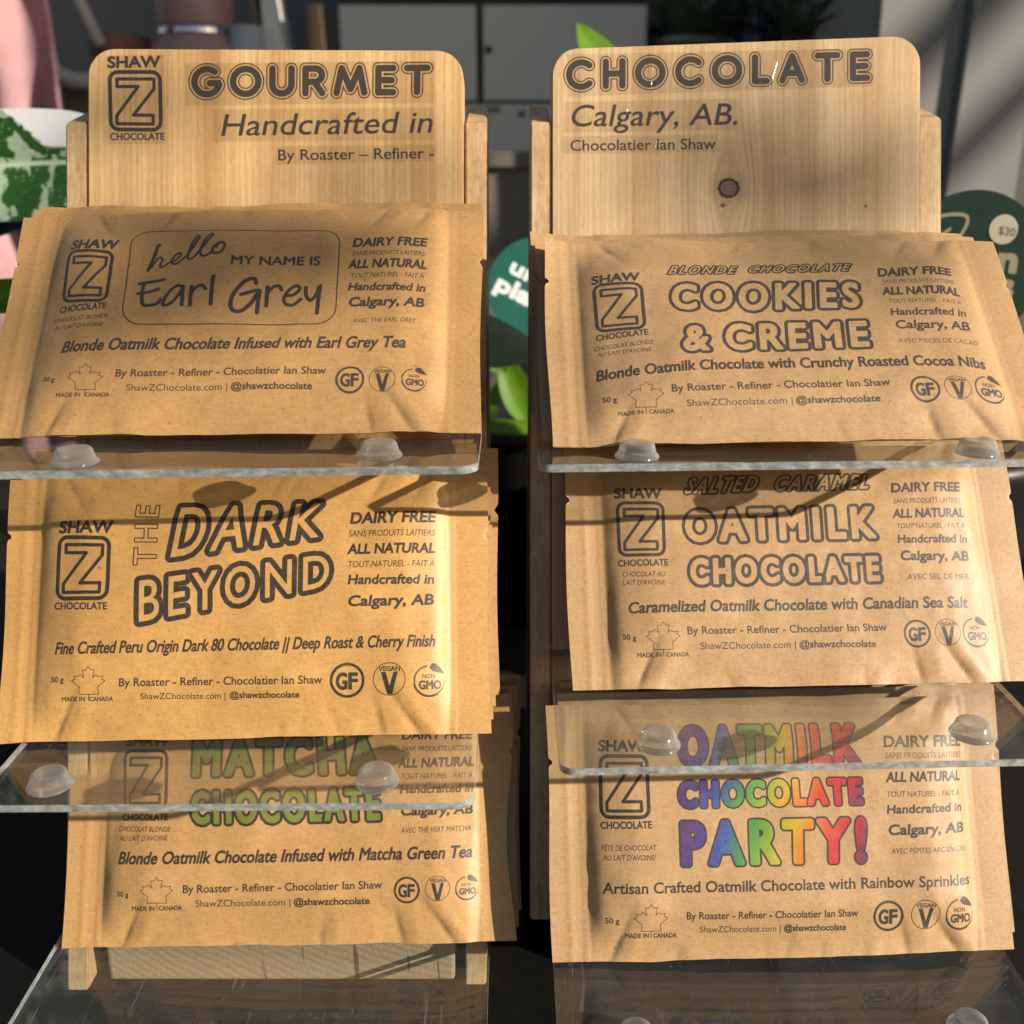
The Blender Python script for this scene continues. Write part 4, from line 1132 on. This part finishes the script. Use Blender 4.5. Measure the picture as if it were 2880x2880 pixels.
m_wallw = simple_mat('shade_wall_paint', (.30, .29, .27), .8, .3, .05, 5)  # unseen piers added to keep the sun off the cabinet and bottle
wl = prop(bm_obj('shade_wall', box_bm(1.0, 1.06, .31, .545, -1.2, 1.6, .004), m_wallw), kind='structure')
wl = prop(bm_obj('shade_wall', box_bm(1.0, 1.06, .80, 1.999, -1.2, 1.6, .004), m_wallw), kind='structure')
for dz, r_ in ((0, .016), (-.115, .012)):  # unseen poles added to streak the pale boards with diagonal shadows
    t = prop(bm_obj('shadow_pole', tube_bm([Vector((1.03, .53, .299 + dz)) + sun_dir * 2.2, Vector((1.03, .82, .652 + dz)) + sun_dir * 2.2], r_, 12), m_wallw), 'unseen slanting pole added to throw a shadow streak, %s of the two' % ('upper' if dz == 0 else 'lower'), 'shadow pole', 'shadow poles')
m_cab = simple_mat('grey_cabinet_paint', (.74, .70, .60), .45, .4, .04, 6)
m_gap = simple_mat('cabinet_gap', (.10, .085, .07), .6, .3)
m_knob = simple_mat('dark_metal', (.03, .03, .03), .35, .6, Metallic=.6)
cab = empty('wall_cabinet', (0, 1.5, 0), 'grey cabinet with two doors and drawers in the shade behind the stands', 'cabinet')
def cpart(name, bm, m, par=cab):
    o = bm_obj(name, bm, m, par)
    o.location = (0, -1.5, 0) if par is cab else (0, 0, 0)
    return o
cpart('carcass', box_bm(-.232, .181, 1.512, 1.86, -1.19, .62), m_gap)
dl = cpart('door', box_bm(-.228, -.0475, 1.49, 1.51, .1000, .2170, .0015), m_cab)
dr = cpart('door', box_bm(-.0385, .178, 1.49, 1.51, .1000, .2170, .0015), m_cab)
cpart('door', box_bm(-.228, -.0475, 1.49, 1.51, .2290, .60, .0015), m_cab)
cpart('door', box_bm(-.0385, .178, 1.49, 1.51, .2290, .60, .0015), m_cab)
d1 = cpart('drawer', box_bm(-.228, .178, 1.488, 1.51, .0340, .0955, .0015), m_cab)
cpart('plinth', box_bm(-.228, .178, 1.495, 1.51, -1.19, .0300), m_gap)
bm = bmesh.new(); bmesh.ops.create_uvsphere(bm, u_segments=16, v_segments=10, radius=.0048)
bmesh.ops.translate(bm, verts=bm.verts, vec=(-.031, 1.484, .1626)); cpart('knob', bm, m_knob, dr)
bm = bmesh.new(); bmesh.ops.create_uvsphere(bm, u_segments=16, v_segments=10, radius=.0042)
bmesh.ops.translate(bm, verts=bm.verts, vec=(.0136, 1.483, .0829)); cpart('knob', bm, m_knob, d1)
cpart('handle', tube_bm([(-.045, 1.488, .0885), (-.045, 1.478, .0885), (-.018, 1.478, .0885), (-.018, 1.488, .0885)], .0022), m_knob, d1)

prop(bm_obj('shade_block', box_bm(.0155, .152, .325, .42, TABLE_Z + .0002, -.2632, .001), m_black), 'black block added under the right wooden stand in place of deep shade', 'riser')  # added block, its black stands in for deep shade at the stand's foot
# low dark side table behind the stands with things on it
sidet = empty('side_table', (-.2, 1.25, TABLE_Z), 'dark low side table behind the two stands', 'table')
o = bm_obj('table_slab', box_bm(-.55, .50, -.13, .14, .3000, .3151), m_dark, sidet)
o = bm_obj('front_board', box_bm(-.545, .49, -.12, -.10, 0.0, .2998), m_dark, sidet)
o = bm_obj('back_board', box_bm(-.545, .49, .11, .13, 0.0, .2998), m_dark, sidet)
TZ = TABLE_Z + .3151

m_pot_pink = simple_mat('mauve_enamel', (.36, .225, .215), .4, .5, .05, 20)
m_chrome = simple_mat('chrome_band', (.8, .8, .82), .12, .8, .02, 10, Metallic=1.0)
bt = empty('vacuum_bottle', (-.336, 1.2, TZ), 'mauve vacuum bottle with a shiny band behind the left sign board', 'bottle')
bm_obj('body', lathe_bm([(0, 0), (.052, 0), (.054, .004), (.054, .085), (.050, .098), (.041, .112), (.0405, .116), (0, .116)], 40), m_pot_pink, bt, True)
bm_obj('band', lathe_bm([(.0300, .1162), (.0405, .1162), (.0410, .118), (.0410, .1225), (.0400, .124), (.0300, .124)], 40), m_chrome, bt, True)
bm_obj('cap', lathe_bm([(.0, .1242), (.0390, .1242), (.0400, .127), (.0400, .178), (.037, .184), (0, .186)], 40), m_pot_pink, bt, True)

m_greyp = simple_mat('grey_plastic', (.42, .43, .43), .45, .4, .05, 10)
fr = empty('grey_crate', (-.40, 1.2, TZ), 'grey plastic crate frame with rounded corners beside the pink cloth', 'crate')
bm = bmesh.new()
pts = [(-.085, -.055, .40), (-.082, -.055, .15), (-.074, -.055, .085), (-.060, -.055, .072), (-.040, -.055, .068), (.075, -.055, .064)]
P_ = catmull(np.array([(a, c) for a, b, c in pts]), 6)
tube_bm([(a, -.055, c) for a, c in P_], .0085, 10, bm)
bm_obj('rim', bm, m_greyp, fr, True)
bm_obj('side_panel', box_bm(-.076, .075, -.03, -.026, -.0, .066, .001), m_dark, fr)
bm_obj('brace', tube_bm([(-.085, -.02, .23), (-.030, -.03, .105)], .0075, 10), m_greyp, fr, True)
m_rbrown = simple_mat('red_brown_wicker', (.22, .10, .07), .8, .2, .3, 60, .0005)
m_white = simple_mat('white_paper', (.75, .75, .70), .6, .4, .08, 20)
m_brown = simple_mat('brown_card', (.10, .065, .04), .7, .3, .15, 20)
bk = []
for j, (xx, w, hh, mm, tilt, lb) in enumerate([(-.245, .020, .185, m_white, -.14, 'pale grey folder leaning on the side table behind the GOURMET sign'),
                                      (-.276, .014, .16, m_dark, .0, 'dark green slim box standing left of the pale folder'),
                                      (-.208, .018, .15, m_brown, -.05, 'brown card box standing right of the pale folder')]):
    t = prop(bm_obj('box_file', box_bm(-w / 2, w / 2, 0, .06, 0.001, hh, .001), mm), lb, 'box')
    t.location = (xx, 1.22, TZ + .002); t.rotation_euler = (0, tilt, 0)

small_cup = prop(bm_obj('cup', lathe_bm([(0, 0), (.014, 0), (.019, .125), (.017, .125), (.013, .01), (0, .01)], 24), m_greyp, None, True), 'small grey cup between the bottle and the pale folder', 'cup')
small_cup.location = (-.281, 1.19, TZ + .0005)
bk2 = prop(bm_obj('basket', lathe_bm([(0, 0), (.026, 0), (.032, .118), (.030, .118), (.025, .01), (0, .01)], 24), m_rbrown, None, True), 'reddish brown basket inside the grey crate', 'basket')
bk2.location = (-.425, 1.215, TZ + .0005)
# pink cloth hanging at far left
m_pink = simple_mat('pink_cloth', (.36, .20, .21), .85, .2, .38, 16, .0005)
nu, nv = 60, 40
V_ = []
for j in range(nv + 1):
    for i in range(nu + 1):
        u, v = i / nu, j / nv
        x = -.75 + u * (.325 - .035 * (v)) ; z = TABLE_Z + .001 + v * .75
        y = 1.08 + .012 * math.sin(u * 34 + 3 * v) + .010 * math.sin(u * 13 - v * 9) + .006 * math.sin(v * 30 + u * 22)
        V_.append((x, y, z))
pk = mesh_obj('pink_cloth', V_, grid_faces(nu, nv), m_pink)
md = pk.modifiers.new('thickness', 'SOLIDIFY'); md.thickness = .003
prop(pk, 'crumpled pink cloth hanging at the left edge behind the leaves', 'cloth')

# recess right of the cabinet: shelf with pots
rec = empty('open_shelf', (.33, 1.6, -1.19), 'dark open shelf with plant pots right of the cabinet', 'shelf unit')
bm_obj('back_panel', box_bm(-.148, .30, .15, .17, 0, 1.8), m_dark, rec)
bm_obj('shelf_board', box_bm(-.146, .30, -.10, .148, 1.270, 1.285), m_dark, rec)
m_panel = simple_mat('grey_panel', (.40, .38, .35), .6, .3, .05, 8)
bm_obj('side_panel', box_bm(.085, .30, -.06, -.04, 0, 1.8), m_panel, rec)
m_gpot = simple_mat('grey_stone_pot', (.32, .31, .28), .7, .3, .15, 30)
m_gleaf = simple_mat('grey_green_leaf', (.14, .20, .13), .5, .4, .3, 30)
m_rpot = simple_mat('terracotta_pot', (.30, .12, .08), .6, .3, .15, 30)

def leaf_blade(bm, base, direction, up, length, width, curve=.3, n=10, m=4, fold=.15):
    d = Vector(direction).normalized(); upv = Vector(up); s = d.cross(upv).normalized(); upv = s.cross(d).normalized()
    rows = []
    for i in range(n + 1):
        t = i / n
        w = width * (math.sin(math.pi * min(1, t ** .75 * .985 + .01)) ** .8) * .5 + .0002
        c = Vector(base) + d * (length * t) + upv * (-curve * length * t * t)
        rows.append([bm.verts.new(c + s * (w * (k / m * 2 - 1)) + upv * (fold * w * abs(k / m * 2 - 1))) for k in range(m + 1)])
    for a, b in zip(rows[:-1], rows[1:]):
        for k in range(m): bm.faces.new((a[k], a[k+1], b[k+1], b[k]))
    return bm

rnd = random.Random(5)
def small_plant(x, y, z, r, hp, mp, ml, label, nl, ll, pinkish=False):
    t = empty('potted_plant', (x, y, z), label, 'plant')
    bm_obj('pot', lathe_bm([(0, 0), (r * .75, 0), (r * .98, hp), (r * 1.02, hp), (r * 1.02, hp * .9), (r * .93, hp * .92), (r * .9, hp * .9), (0, hp * .9)], 32), mp, t, True)
    bm = bmesh.new()
    for i in range(nl):
        a = rnd.uniform(0, 6.28); e = rnd.uniform(.3, 1.4)
        d = (math.cos(a) * math.cos(e), math.sin(a) * math.cos(e), math.sin(e))
        leaf_blade(bm, (math.cos(a) * r * .2, math.sin(a) * r * .2, hp * .9), d, (0, 0, 1), ll * rnd.uniform(.6, 1.1), ll * .3, .35)
    o = bm_obj('foliage', bm, ml, t, True)
    o['kind'] = 'stuff'
    return t
small_plant(.245, 1.55, .0955, .062, .085, m_gpot, m_gleaf, 'small grey pot with grey green leaves in the dark recess', 46, .11)
small_plant(.392, 1.56, .0955, .030, .090, m_rpot, m_gleaf, 'small reddish pot with dark leaves in the dark recess', 26, .08)
m_olive = simple_mat('olive_leaf', (.09, .085, .03), .5, .4, .3, 30)
small_plant(-.372, 1.34, TZ + .0005, .020, .06, m_gpot, m_olive, 'small dry olive leaved plant left of the mauve bottle', 26, .085)
m_blue = simple_mat('dark_blue_glass', (.03, .035, .06), .1, .7, .1, 20)
t = prop(bm_obj('glass_vase', lathe_bm([(0, 0), (.028, 0), (.032, .05), (.026, .10), (.014, .13), (.014, .16), (.011, .16), (.011, .13), (0, .12)], 28), m_blue, None, True),
         'dark blue glass vase between the two pots in the recess', 'vase')
t.location = (.325, 1.55, .0955)

# pale boards at the right
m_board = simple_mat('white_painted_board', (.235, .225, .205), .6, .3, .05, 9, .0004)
m_board2 = simple_mat('dark_taupe_board', (.11, .095, .075), .7, .3, .05, 9)  # brownish taupe, darker than the other boards
def plank(xb0, xb1, xt0, xt1, y0, y1, m, label):
    z0, z1 = TABLE_Z + .001, .75
    bm = bmesh.new()
    vs = [bm.verts.new(c) for c in ((xb0, y0, z0), (xb1, y0, z0), (xb1, y1, z0), (xb0, y1, z0), (xt0, y0, z1), (xt1, y0, z1), (xt1, y1, z1), (xt0, y1, z1))]
    for f in ((0, 1, 5, 4), (1, 2, 6, 5), (2, 3, 7, 6), (3, 0, 4, 7), (4, 5, 6, 7), (3, 2, 1, 0)): bm.faces.new([vs[i] for i in f])
    bmesh.ops.bevel(bm, geom=bm.edges[:], offset=.002, segments=2, affect='EDGES')
    return prop(bm_obj('leaning_board', bm, m), label, 'board', 'pale boards at the right edge')
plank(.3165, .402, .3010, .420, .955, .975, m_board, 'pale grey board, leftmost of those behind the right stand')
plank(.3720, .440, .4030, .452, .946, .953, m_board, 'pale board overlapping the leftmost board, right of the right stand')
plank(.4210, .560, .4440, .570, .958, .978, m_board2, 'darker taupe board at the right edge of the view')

# ------------------------------------------------------------------ plants, pots and tags close behind the stands
m_bpot = simple_mat('black_plastic_pot', (.014, .013, .012), .45, .4, .2, 40)
def leaf_mat(name, c1, c2, sss=.0, rough=.35):
    m, nt, b = new_mat(name)
    v = objcoord(nt)
    f = noise(nt, v, 60, 4)
    nt.links.new(ramp(nt, f, [(.3, c1), (.7, c2)]), b.inputs['Base Color'])
    b.inputs['Roughness'].default_value = rough
    tr = N(nt, 'BsdfTranslucent'); tr.inputs[0].default_value = (*[min(1, x * 1.6) for x in c2], 1)
    mx = N(nt, 'MixShader'); mx.inputs[0].default_value = .35
    out = [n for n in nt.nodes if n.type == 'OUTPUT_MATERIAL'][0]
    nt.links.new(b.outputs[0], mx.inputs[1]); nt.links.new(tr.outputs[0], mx.inputs[2]); nt.links.new(mx.outputs[0], out.inputs[0])
    return m
m_lime = leaf_mat('lime_leaf', (.10, .23, .012), (.17, .33, .02))
m_deep = leaf_mat('deep_green_leaf', (.008, .016, .008), (.02, .03, .015))
m_clear = clear_acrylic('clear_plastic_stake', (.93, .95, .95), .05)

pl = empty('potted_plant', (.006, .69, TABLE_Z), 'black pot with lime green shoots in the gap between the stands', 'plant')
bm_obj('pot', lathe_bm([(0, 0), (.056, 0), (.068, .126), (.072, .128), (.072, .137), (.066, .137), (.064, .127), (0, .125)], 40), m_bpot, pl, True)
bm = bmesh.new()
for (bx, bz, dx, dz, ln, wd) in ((.004, .140, -.35, 1.0, .050, .020), (-.012, .170, -.30, .9, .034, .014), (-.03, .13, .35, .8, .040, .014)):
    leaf_blade(bm, (bx, -.045, bz), (dx, -.15, dz), (0, -1, .3), ln, wd, .25, fold=.35)
leaf_blade(bm, (-.045, -.055, .140), (1, -.05, .08), (0, -.4, 1), .085, .020, .1, fold=-.35)
bm_obj('shoots', bm, m_lime, pl, True)
bm = bmesh.new()
leaf_blade(bm, (-.078, -.11, .205), (1, -.05, -.06), (0, -.9, .8), .094, .042, .12, fold=.25)
bm_obj('dark_leaf', bm, m_deep, pl, True)
# a taller lime leaf that peeps over the right board
bm = bmesh.new()
tube_bm([(.045, 0, .123), (.060, -.02, .25), (.058, -.03, .345)], .0018, 8, bm)
leaf_blade(bm, (.058, -.032, .325), (-.36, -.05, 1.0), (.5, -1, .2), .056, .030, .25, 14, 6, .30)
bm_obj('tall_leaf', bm, m_lime, pl, True)

def tag_print(name, bgcol, ink, lines, leafmark, price):
    pr = Print(-36, -36, 72, 72, 8, np.array(ink))
    for text, base, cap in lines: ink_text(pr, text, base, cap, .09, 0)
    if leafmark:
        pr.stroke(catmull(np.array([(-25, 12), (-20, 22), (-6, 23.5), (-7, 15), (-15, 8), (-25, 12)]), 8), .8)
        pr.stroke([(-23, 9), (-13, 17)], .7)
    img = pr.image(name + '_print')
    m, nt, b = new_mat(name)
    uvn = nt.nodes.new('ShaderNodeUVMap'); uvn.uv_map = 'UVMap'
    t = nt.nodes.new('ShaderNodeTexImage'); t.image = img; t.extension = 'CLIP'
    nt.links.new(uvn.outputs[0], t.inputs[0])
    f = noise(nt, objcoord(nt), 60, 3)
    base = ramp(nt, f, [(.3, tuple(x * .9 for x in bgcol)), (.7, tuple(x * 1.1 for x in bgcol))])
    nt.links.new(mix(nt, t.outputs['Alpha'], base, t.outputs['Color']), b.inputs['Base Color'])
    b.inputs['Roughness'].default_value = .7; b.inputs['Specular IOR Level'].default_value = .12
    return m

def plant_tag(loc, rot, R, m, label, price=None):
    root = empty('plant_tag', loc, label, 'plant tag', 'round plant tags', rot)
    me_pts = [(R * math.cos(2*math.pi*i/64), R * math.sin(2*math.pi*i/64)) for i in range(64)]
    bm = prism(me_pts, 'y', -.0008, .0008)
    uvl = bm.loops.layers.uv.new('UVMap')
    for f in bm.faces:
        for lp in f.loops: lp[uvl].uv = ((lp.vert.co.x * 1000 * .036 / R + 36) / 72, (lp.vert.co.z * 1000 * .036 / R + 36) / 72)
    bm_obj('disc', bm, m, root)
    bm = bmesh.new()
    tube_bm([(0, .002, -R * .9), (0, .002, -R - .06)], .0022, 8, bm)
    tube_bm([(-.006, .002, -R * .98), (.006, .002, -R * .98)], .003, 8, bm)
    bm_obj('stake', bm, m_clear, root)
    if price:
        px, pz, pr_ = price
        pts = [(px + pr_ * math.cos(2*math.pi*i/40), pz + pr_ * math.sin(2*math.pi*i/40)) for i in range(40)]
        prt = Print(-5, -5, 10, 10, 24, np.array([.25, .24, .2]))
        ink_text(prt, '$30', [(-1.6, -1.6), (4.2, -2.2)], 2.6, .05, 0)
        im = prt.image('price_print')
        mm, nt, b = new_mat('cream_sticker')
        uvn = nt.nodes.new('ShaderNodeUVMap'); uvn.uv_map = 'UVMap'
        t = nt.nodes.new('ShaderNodeTexImage'); t.image = im; t.extension = 'CLIP'
        nt.links.new(uvn.outputs[0], t.inputs[0])
        nt.links.new(mix(nt, t.outputs['Alpha'], (.30, .27, .18), t.outputs['Color']), b.inputs['Base Color'])
        b.inputs['Roughness'].default_value = .5
        bm = prism(pts, 'y', -.0012, -.00085)
        uvl = bm.loops.layers.uv.new('UVMap')
        for f in bm.faces:
            for lp in f.loops: lp[uvl].uv = (((lp.vert.co.x - px) * 1000 + 5) / 10 * .005 / pr_ * 1.0 , ((lp.vert.co.z - pz) * 1000 + 5) / 10)
        for f in bm.faces:
            for lp in f.loops: lp[uvl].uv = (((lp.vert.co.x - px) / pr_ + 1) / 2, ((lp.vert.co.z - pz) / pr_ + 1) / 2)
        bm_obj('price_sticker', bm, mm, root)
    return root
teal = tag_print('teal_tag', (.018, .11, .085), [.86, .88, .86], [('urban', [(-23, 1.5), (26, 1.5)], 10), ('plants', [(-27, -14), (28, -14)], 11)], False, None)
grn_shaded = tag_print('shaded_green_tag', (.006, .021, .013), [.50, .48, .38], [('urban', [(-26, -1.5), (21.5, -1.5)], 11.5), ('plants', [(-28, -14), (21.5, -14)], 11.5)], True, None)  # shade put into the colour: green and lettering both darkened
plant_tag((.0142, .60, -.0600), (-.15, math.radians(27), 0), .0285, teal, 'bright teal round tag in the gap between the stands')
plant_tag((.2179, .50, -.0397), (-.10, math.radians(3), 0), .0348, grn_shaded, 'round green tag darkened for shade, with a $30 sticker, right of the right stand', (.0125, .0175, .0068))
rp = empty('potted_plant', (.21, .52, TABLE_Z), 'black pot behind the right stand holding the shade-darkened green tag', 'plant')
bm_obj('pot', lathe_bm([(0, 0), (.050, 0), (.062, .150), (.065, .152), (.065, .160), (.060, .160), (.058, .150), (0, .148)], 40), m_bpot, rp, True)
bm = bmesh.new()
for i in range(9):
    a = i * 2.4; leaf_blade(bm, (math.cos(a) * .015, math.sin(a) * .015 + .02, .148), (math.cos(a) * .8, math.sin(a) * .8 + .2, .25), (0, 0, 1), .055, .02, .4)
bm_obj('leaves', bm, m_deep, rp, True)

# variegated plant at the left
def variegated():
    m, nt, b = new_mat('variegated_leaf')
    uvn = nt.nodes.new('ShaderNodeUVMap'); uvn.uv_map = 'UVMap'
    sep = nt.nodes.new('ShaderNodeSeparateXYZ'); nt.links.new(uvn.outputs[0], sep.inputs[0])
    u, v = sep.outputs[0], sep.outputs[1]
    mp = nt.nodes.new('ShaderNodeMapping'); mp.inputs['Scale'].default_value = (11, 3.2, 1); mp.inputs['Rotation'].default_value = (0, 0, .35); mp.inputs['Location'].default_value = (.4, .15, 0)
    nt.links.new(uvn.outputs[0], mp.inputs[0])
    f = noise(nt, mp.outputs[0], 1.3, 6, .55, .6)
    mp2 = nt.nodes.new('ShaderNodeMapping'); mp2.inputs['Scale'].default_value = (60, 30, 1)
    nt.links.new(uvn.outputs[0], mp2.inputs[0])
    f2 = noise(nt, mp2.outputs[0], 1.0, 3, .6)
    tipw = ramp(nt, math_n(nt, 'ADD', math_n(nt, 'MULTIPLY_ADD', v, -.25, u), math_n(nt, 'MULTIPLY', math_n(nt, 'SUBTRACT', f2, .5), .06)), [(.70, (0,) * 3), (.71, (1,) * 3)])
    vh = ramp(nt, v, [(.34, (1,) * 3), (.37, (0,) * 3)])
    tipw = math_n(nt, 'MULTIPLY', tipw, vh)
    g = ramp(nt, f2, [(.3, (.015, .055, .012)), (.7, (.03, .10, .02))])
    pal = ramp(nt, f2, [(.3, (.26, .36, .24)), (.7, (.36, .46, .33))])
    k = ramp(nt, f, [(.515, (0,) * 3), (.545, (1,) * 3)])
    c = mix(nt, k, g, pal)
    c = mix(nt, ramp(nt, f2, [(.66, (0,) * 3), (.7, (.9,) * 3)]), c, (.5, .58, .48))
    c = mix(nt, tipw, c, (.78, .77, .76))
    mid = ramp(nt, math_n(nt, 'ABSOLUTE', math_n(nt, 'SUBTRACT', v, .5)), [(.012, (1,) * 3), (.03, (0,) * 3)])
    c = mix(nt, mid, c, (.42, .52, .36))
    nt.links.new(c, b.inputs['Base Color'])
    b.inputs['Roughness'].default_value = .42; b.inputs['Specular IOR Level'].default_value = .3
    return m
m_var = variegated()
vp = empty('variegated_plant', (-.43, .61, TABLE_Z), 'plant with green and white variegated leaves at the left edge', 'plant')
bm_obj('pot', lathe_bm([(0, 0), (.055, 0), (.070, .130), (.074, .132), (.074, .142), (.068, .142), (.066, .130), (0, .128)], 40), m_bpot, vp, True)
def big_leaf(parent, B, T, width, sag, tilt, nu=40, nv=14, name='leaf', mat=None, blunt=.55):
    """leaf from base B to tip T; across-direction tilt in radians about the midrib"""
    B, T = Vector(B), Vector(T); d = (T - B).normalized()
    s = d.cross(Vector((0, -1, 0))).normalized(); s = Matrix.Rotation(tilt, 3, d) @ s
    n = d.cross(s)
    V_, UV = [], []
    for j in range(nv + 1):
        for i in range(nu + 1):
            u, v = i / nu, j / nv
            w = width * (min(1, (u / .35)) ** .7) * (1 - max(0, (u - .55) / .45) ** 2.2) ** blunt * .5 if u < 1 else 0
            k = v * 2 - 1
            q = B.lerp(T, u) + s * (w * k) + n * (-abs(k) * w * .22 + .004 * math.sin(u * 11 + k * 2)) + Vector((0, 0, -sag * math.sin(u * math.pi * .9)))
            V_.append(q); UV.append((u, v))
    return mesh_obj(name, V_, grid_faces(nu, nv), mat or m_var, parent, uv=UV)
L0 = Vector((-.43, .61, TABLE_Z))
bl = big_leaf(vp, Vector((-0.3655, 0.5600, -0.0047)) - L0, Vector((-0.2051, 0.5565, 0.0077)) - L0, .055, -.003, .10, blunt=.13)
big_leaf(vp, Vector((-0.3773, 0.5718, -0.0354)) - L0, Vector((-0.2393, 0.5718, -0.0224)) - L0, .034, 0, -.9, name='underleaf', mat=m_deep)
lf3 = big_leaf(vp, Vector((-.30, .50, -.055)) - L0, Vector((-.222, .50, -.052)) - L0, .018, 0, .2, name='green_leaf', mat=m_lime)
bm = bmesh.new()
tube_bm([(0, 0, .128), (.015, -.02, .22), (.066, -.050, .284)], .003, 8, bm)
tube_bm([(0.01, 0, .128), (.02, -.01, .19), (.042, -.02, .252)], .0025, 8, bm)
tube_bm([(0.0, 0.01, .128), (.03, -.01, .17), (.060, -.02, .232)], .0022, 8, bm)
bm_obj('stems', bm, m_lime, vp, True)

# trailing leaves hanging in front of the cabinet
hp = empty('trailing_plant', (-.02, 1.35, .62), 'trailing green leaf tips hanging down in front of the cabinet', 'plant')
bm_obj('pot', lathe_bm([(0, 0), (.05, 0), (.065, .10), (.068, .10), (.062, .09), (0, .09)], 24), m_gpot, hp, True)
bm = bmesh.new()
for (x, zb) in ((-.074, -.405), (-.004, -.415)):
    tube_bm([(x * .4, -.05, .095), (x * .9, -.09, .08), (x, -.10, -.10), (x + .004, -.10, zb + .05)], .0018, 6, bm)
leaf_blade(bm, (-.062, -.10, -.360), (-.30, 0, -1), (.3, -1, 0), .062, .016, .15)
leaf_blade(bm, (-.004, -.10, -.372), (-.1, 0, -1), (.3, -1, 0), .030, .026, .1)
bm_obj('trails', bm, leaf_mat('trail_leaf', (.02, .06, .01), (.05, .12, .02)), hp, True)

# unseen tree added on the sun side, leaves placed to dapple pouches and boards
TD = 4.2
side = sun_dir.cross(Vector((0, 0, 1))).normalized()
sh = empty('dapple_tree', tuple(Vector((.0, .37, 0)) + sun_dir * TD + side * 1.0)[:2] + (-1.2,), 'unseen leafy tree added on the sunny side to cast dapple', 'tree')
rs = random.Random(21)
T0 = Vector(sh.location)
spots = [(-.120, .36, -.010), (-.088, .36, -.016), (-.060, .36, -.024), (-.105, .345, -.040), (-.150, .35, -.045),
         (-.135, .40, .032), (-.048, .40, .000), (.105, .40, .006), (.112, .40, -.010), (.085, .405, .024), (.140, .35, -.020)]
trunk = [(0, 0, 0), (.02, .03, 1.0), (.0, .05, 2.0), (-.03, .0, 2.85)]
bm = tube_bm(trunk, [.030, .024, .014, .005], 10)
bl = bmesh.new()
for q in spots:
    p = Vector(q) + sun_dir * (TD + rs.uniform(-.2, .2)) - T0
    st = Vector((.0, .045, min(2.5, p.z + rs.uniform(-.4, -.1))))
    tube_bm([st, st.lerp(p, .5) + Vector((0, 0, .02)), p], [.004, .0025, .0012], 6, bm)
    sd = sun_dir.cross(Vector((0, 0, 1))).normalized()
    a = rs.uniform(0, 3.14)
    d = sd * math.cos(a) + Vector((0, 0, 1)) * math.sin(a)
    leaf_blade(bl, p - d * .022, d, sun_dir, rs.uniform(.040, .056), rs.uniform(.020, .028), .1, 8, 2)
bm_obj('branches', bm, m_brown, sh, True)
o = bm_obj('leaves', bl, leaf_mat('tree_leaf', (.03, .07, .015), (.05, .11, .02)), sh, True); o['kind'] = 'stuff'
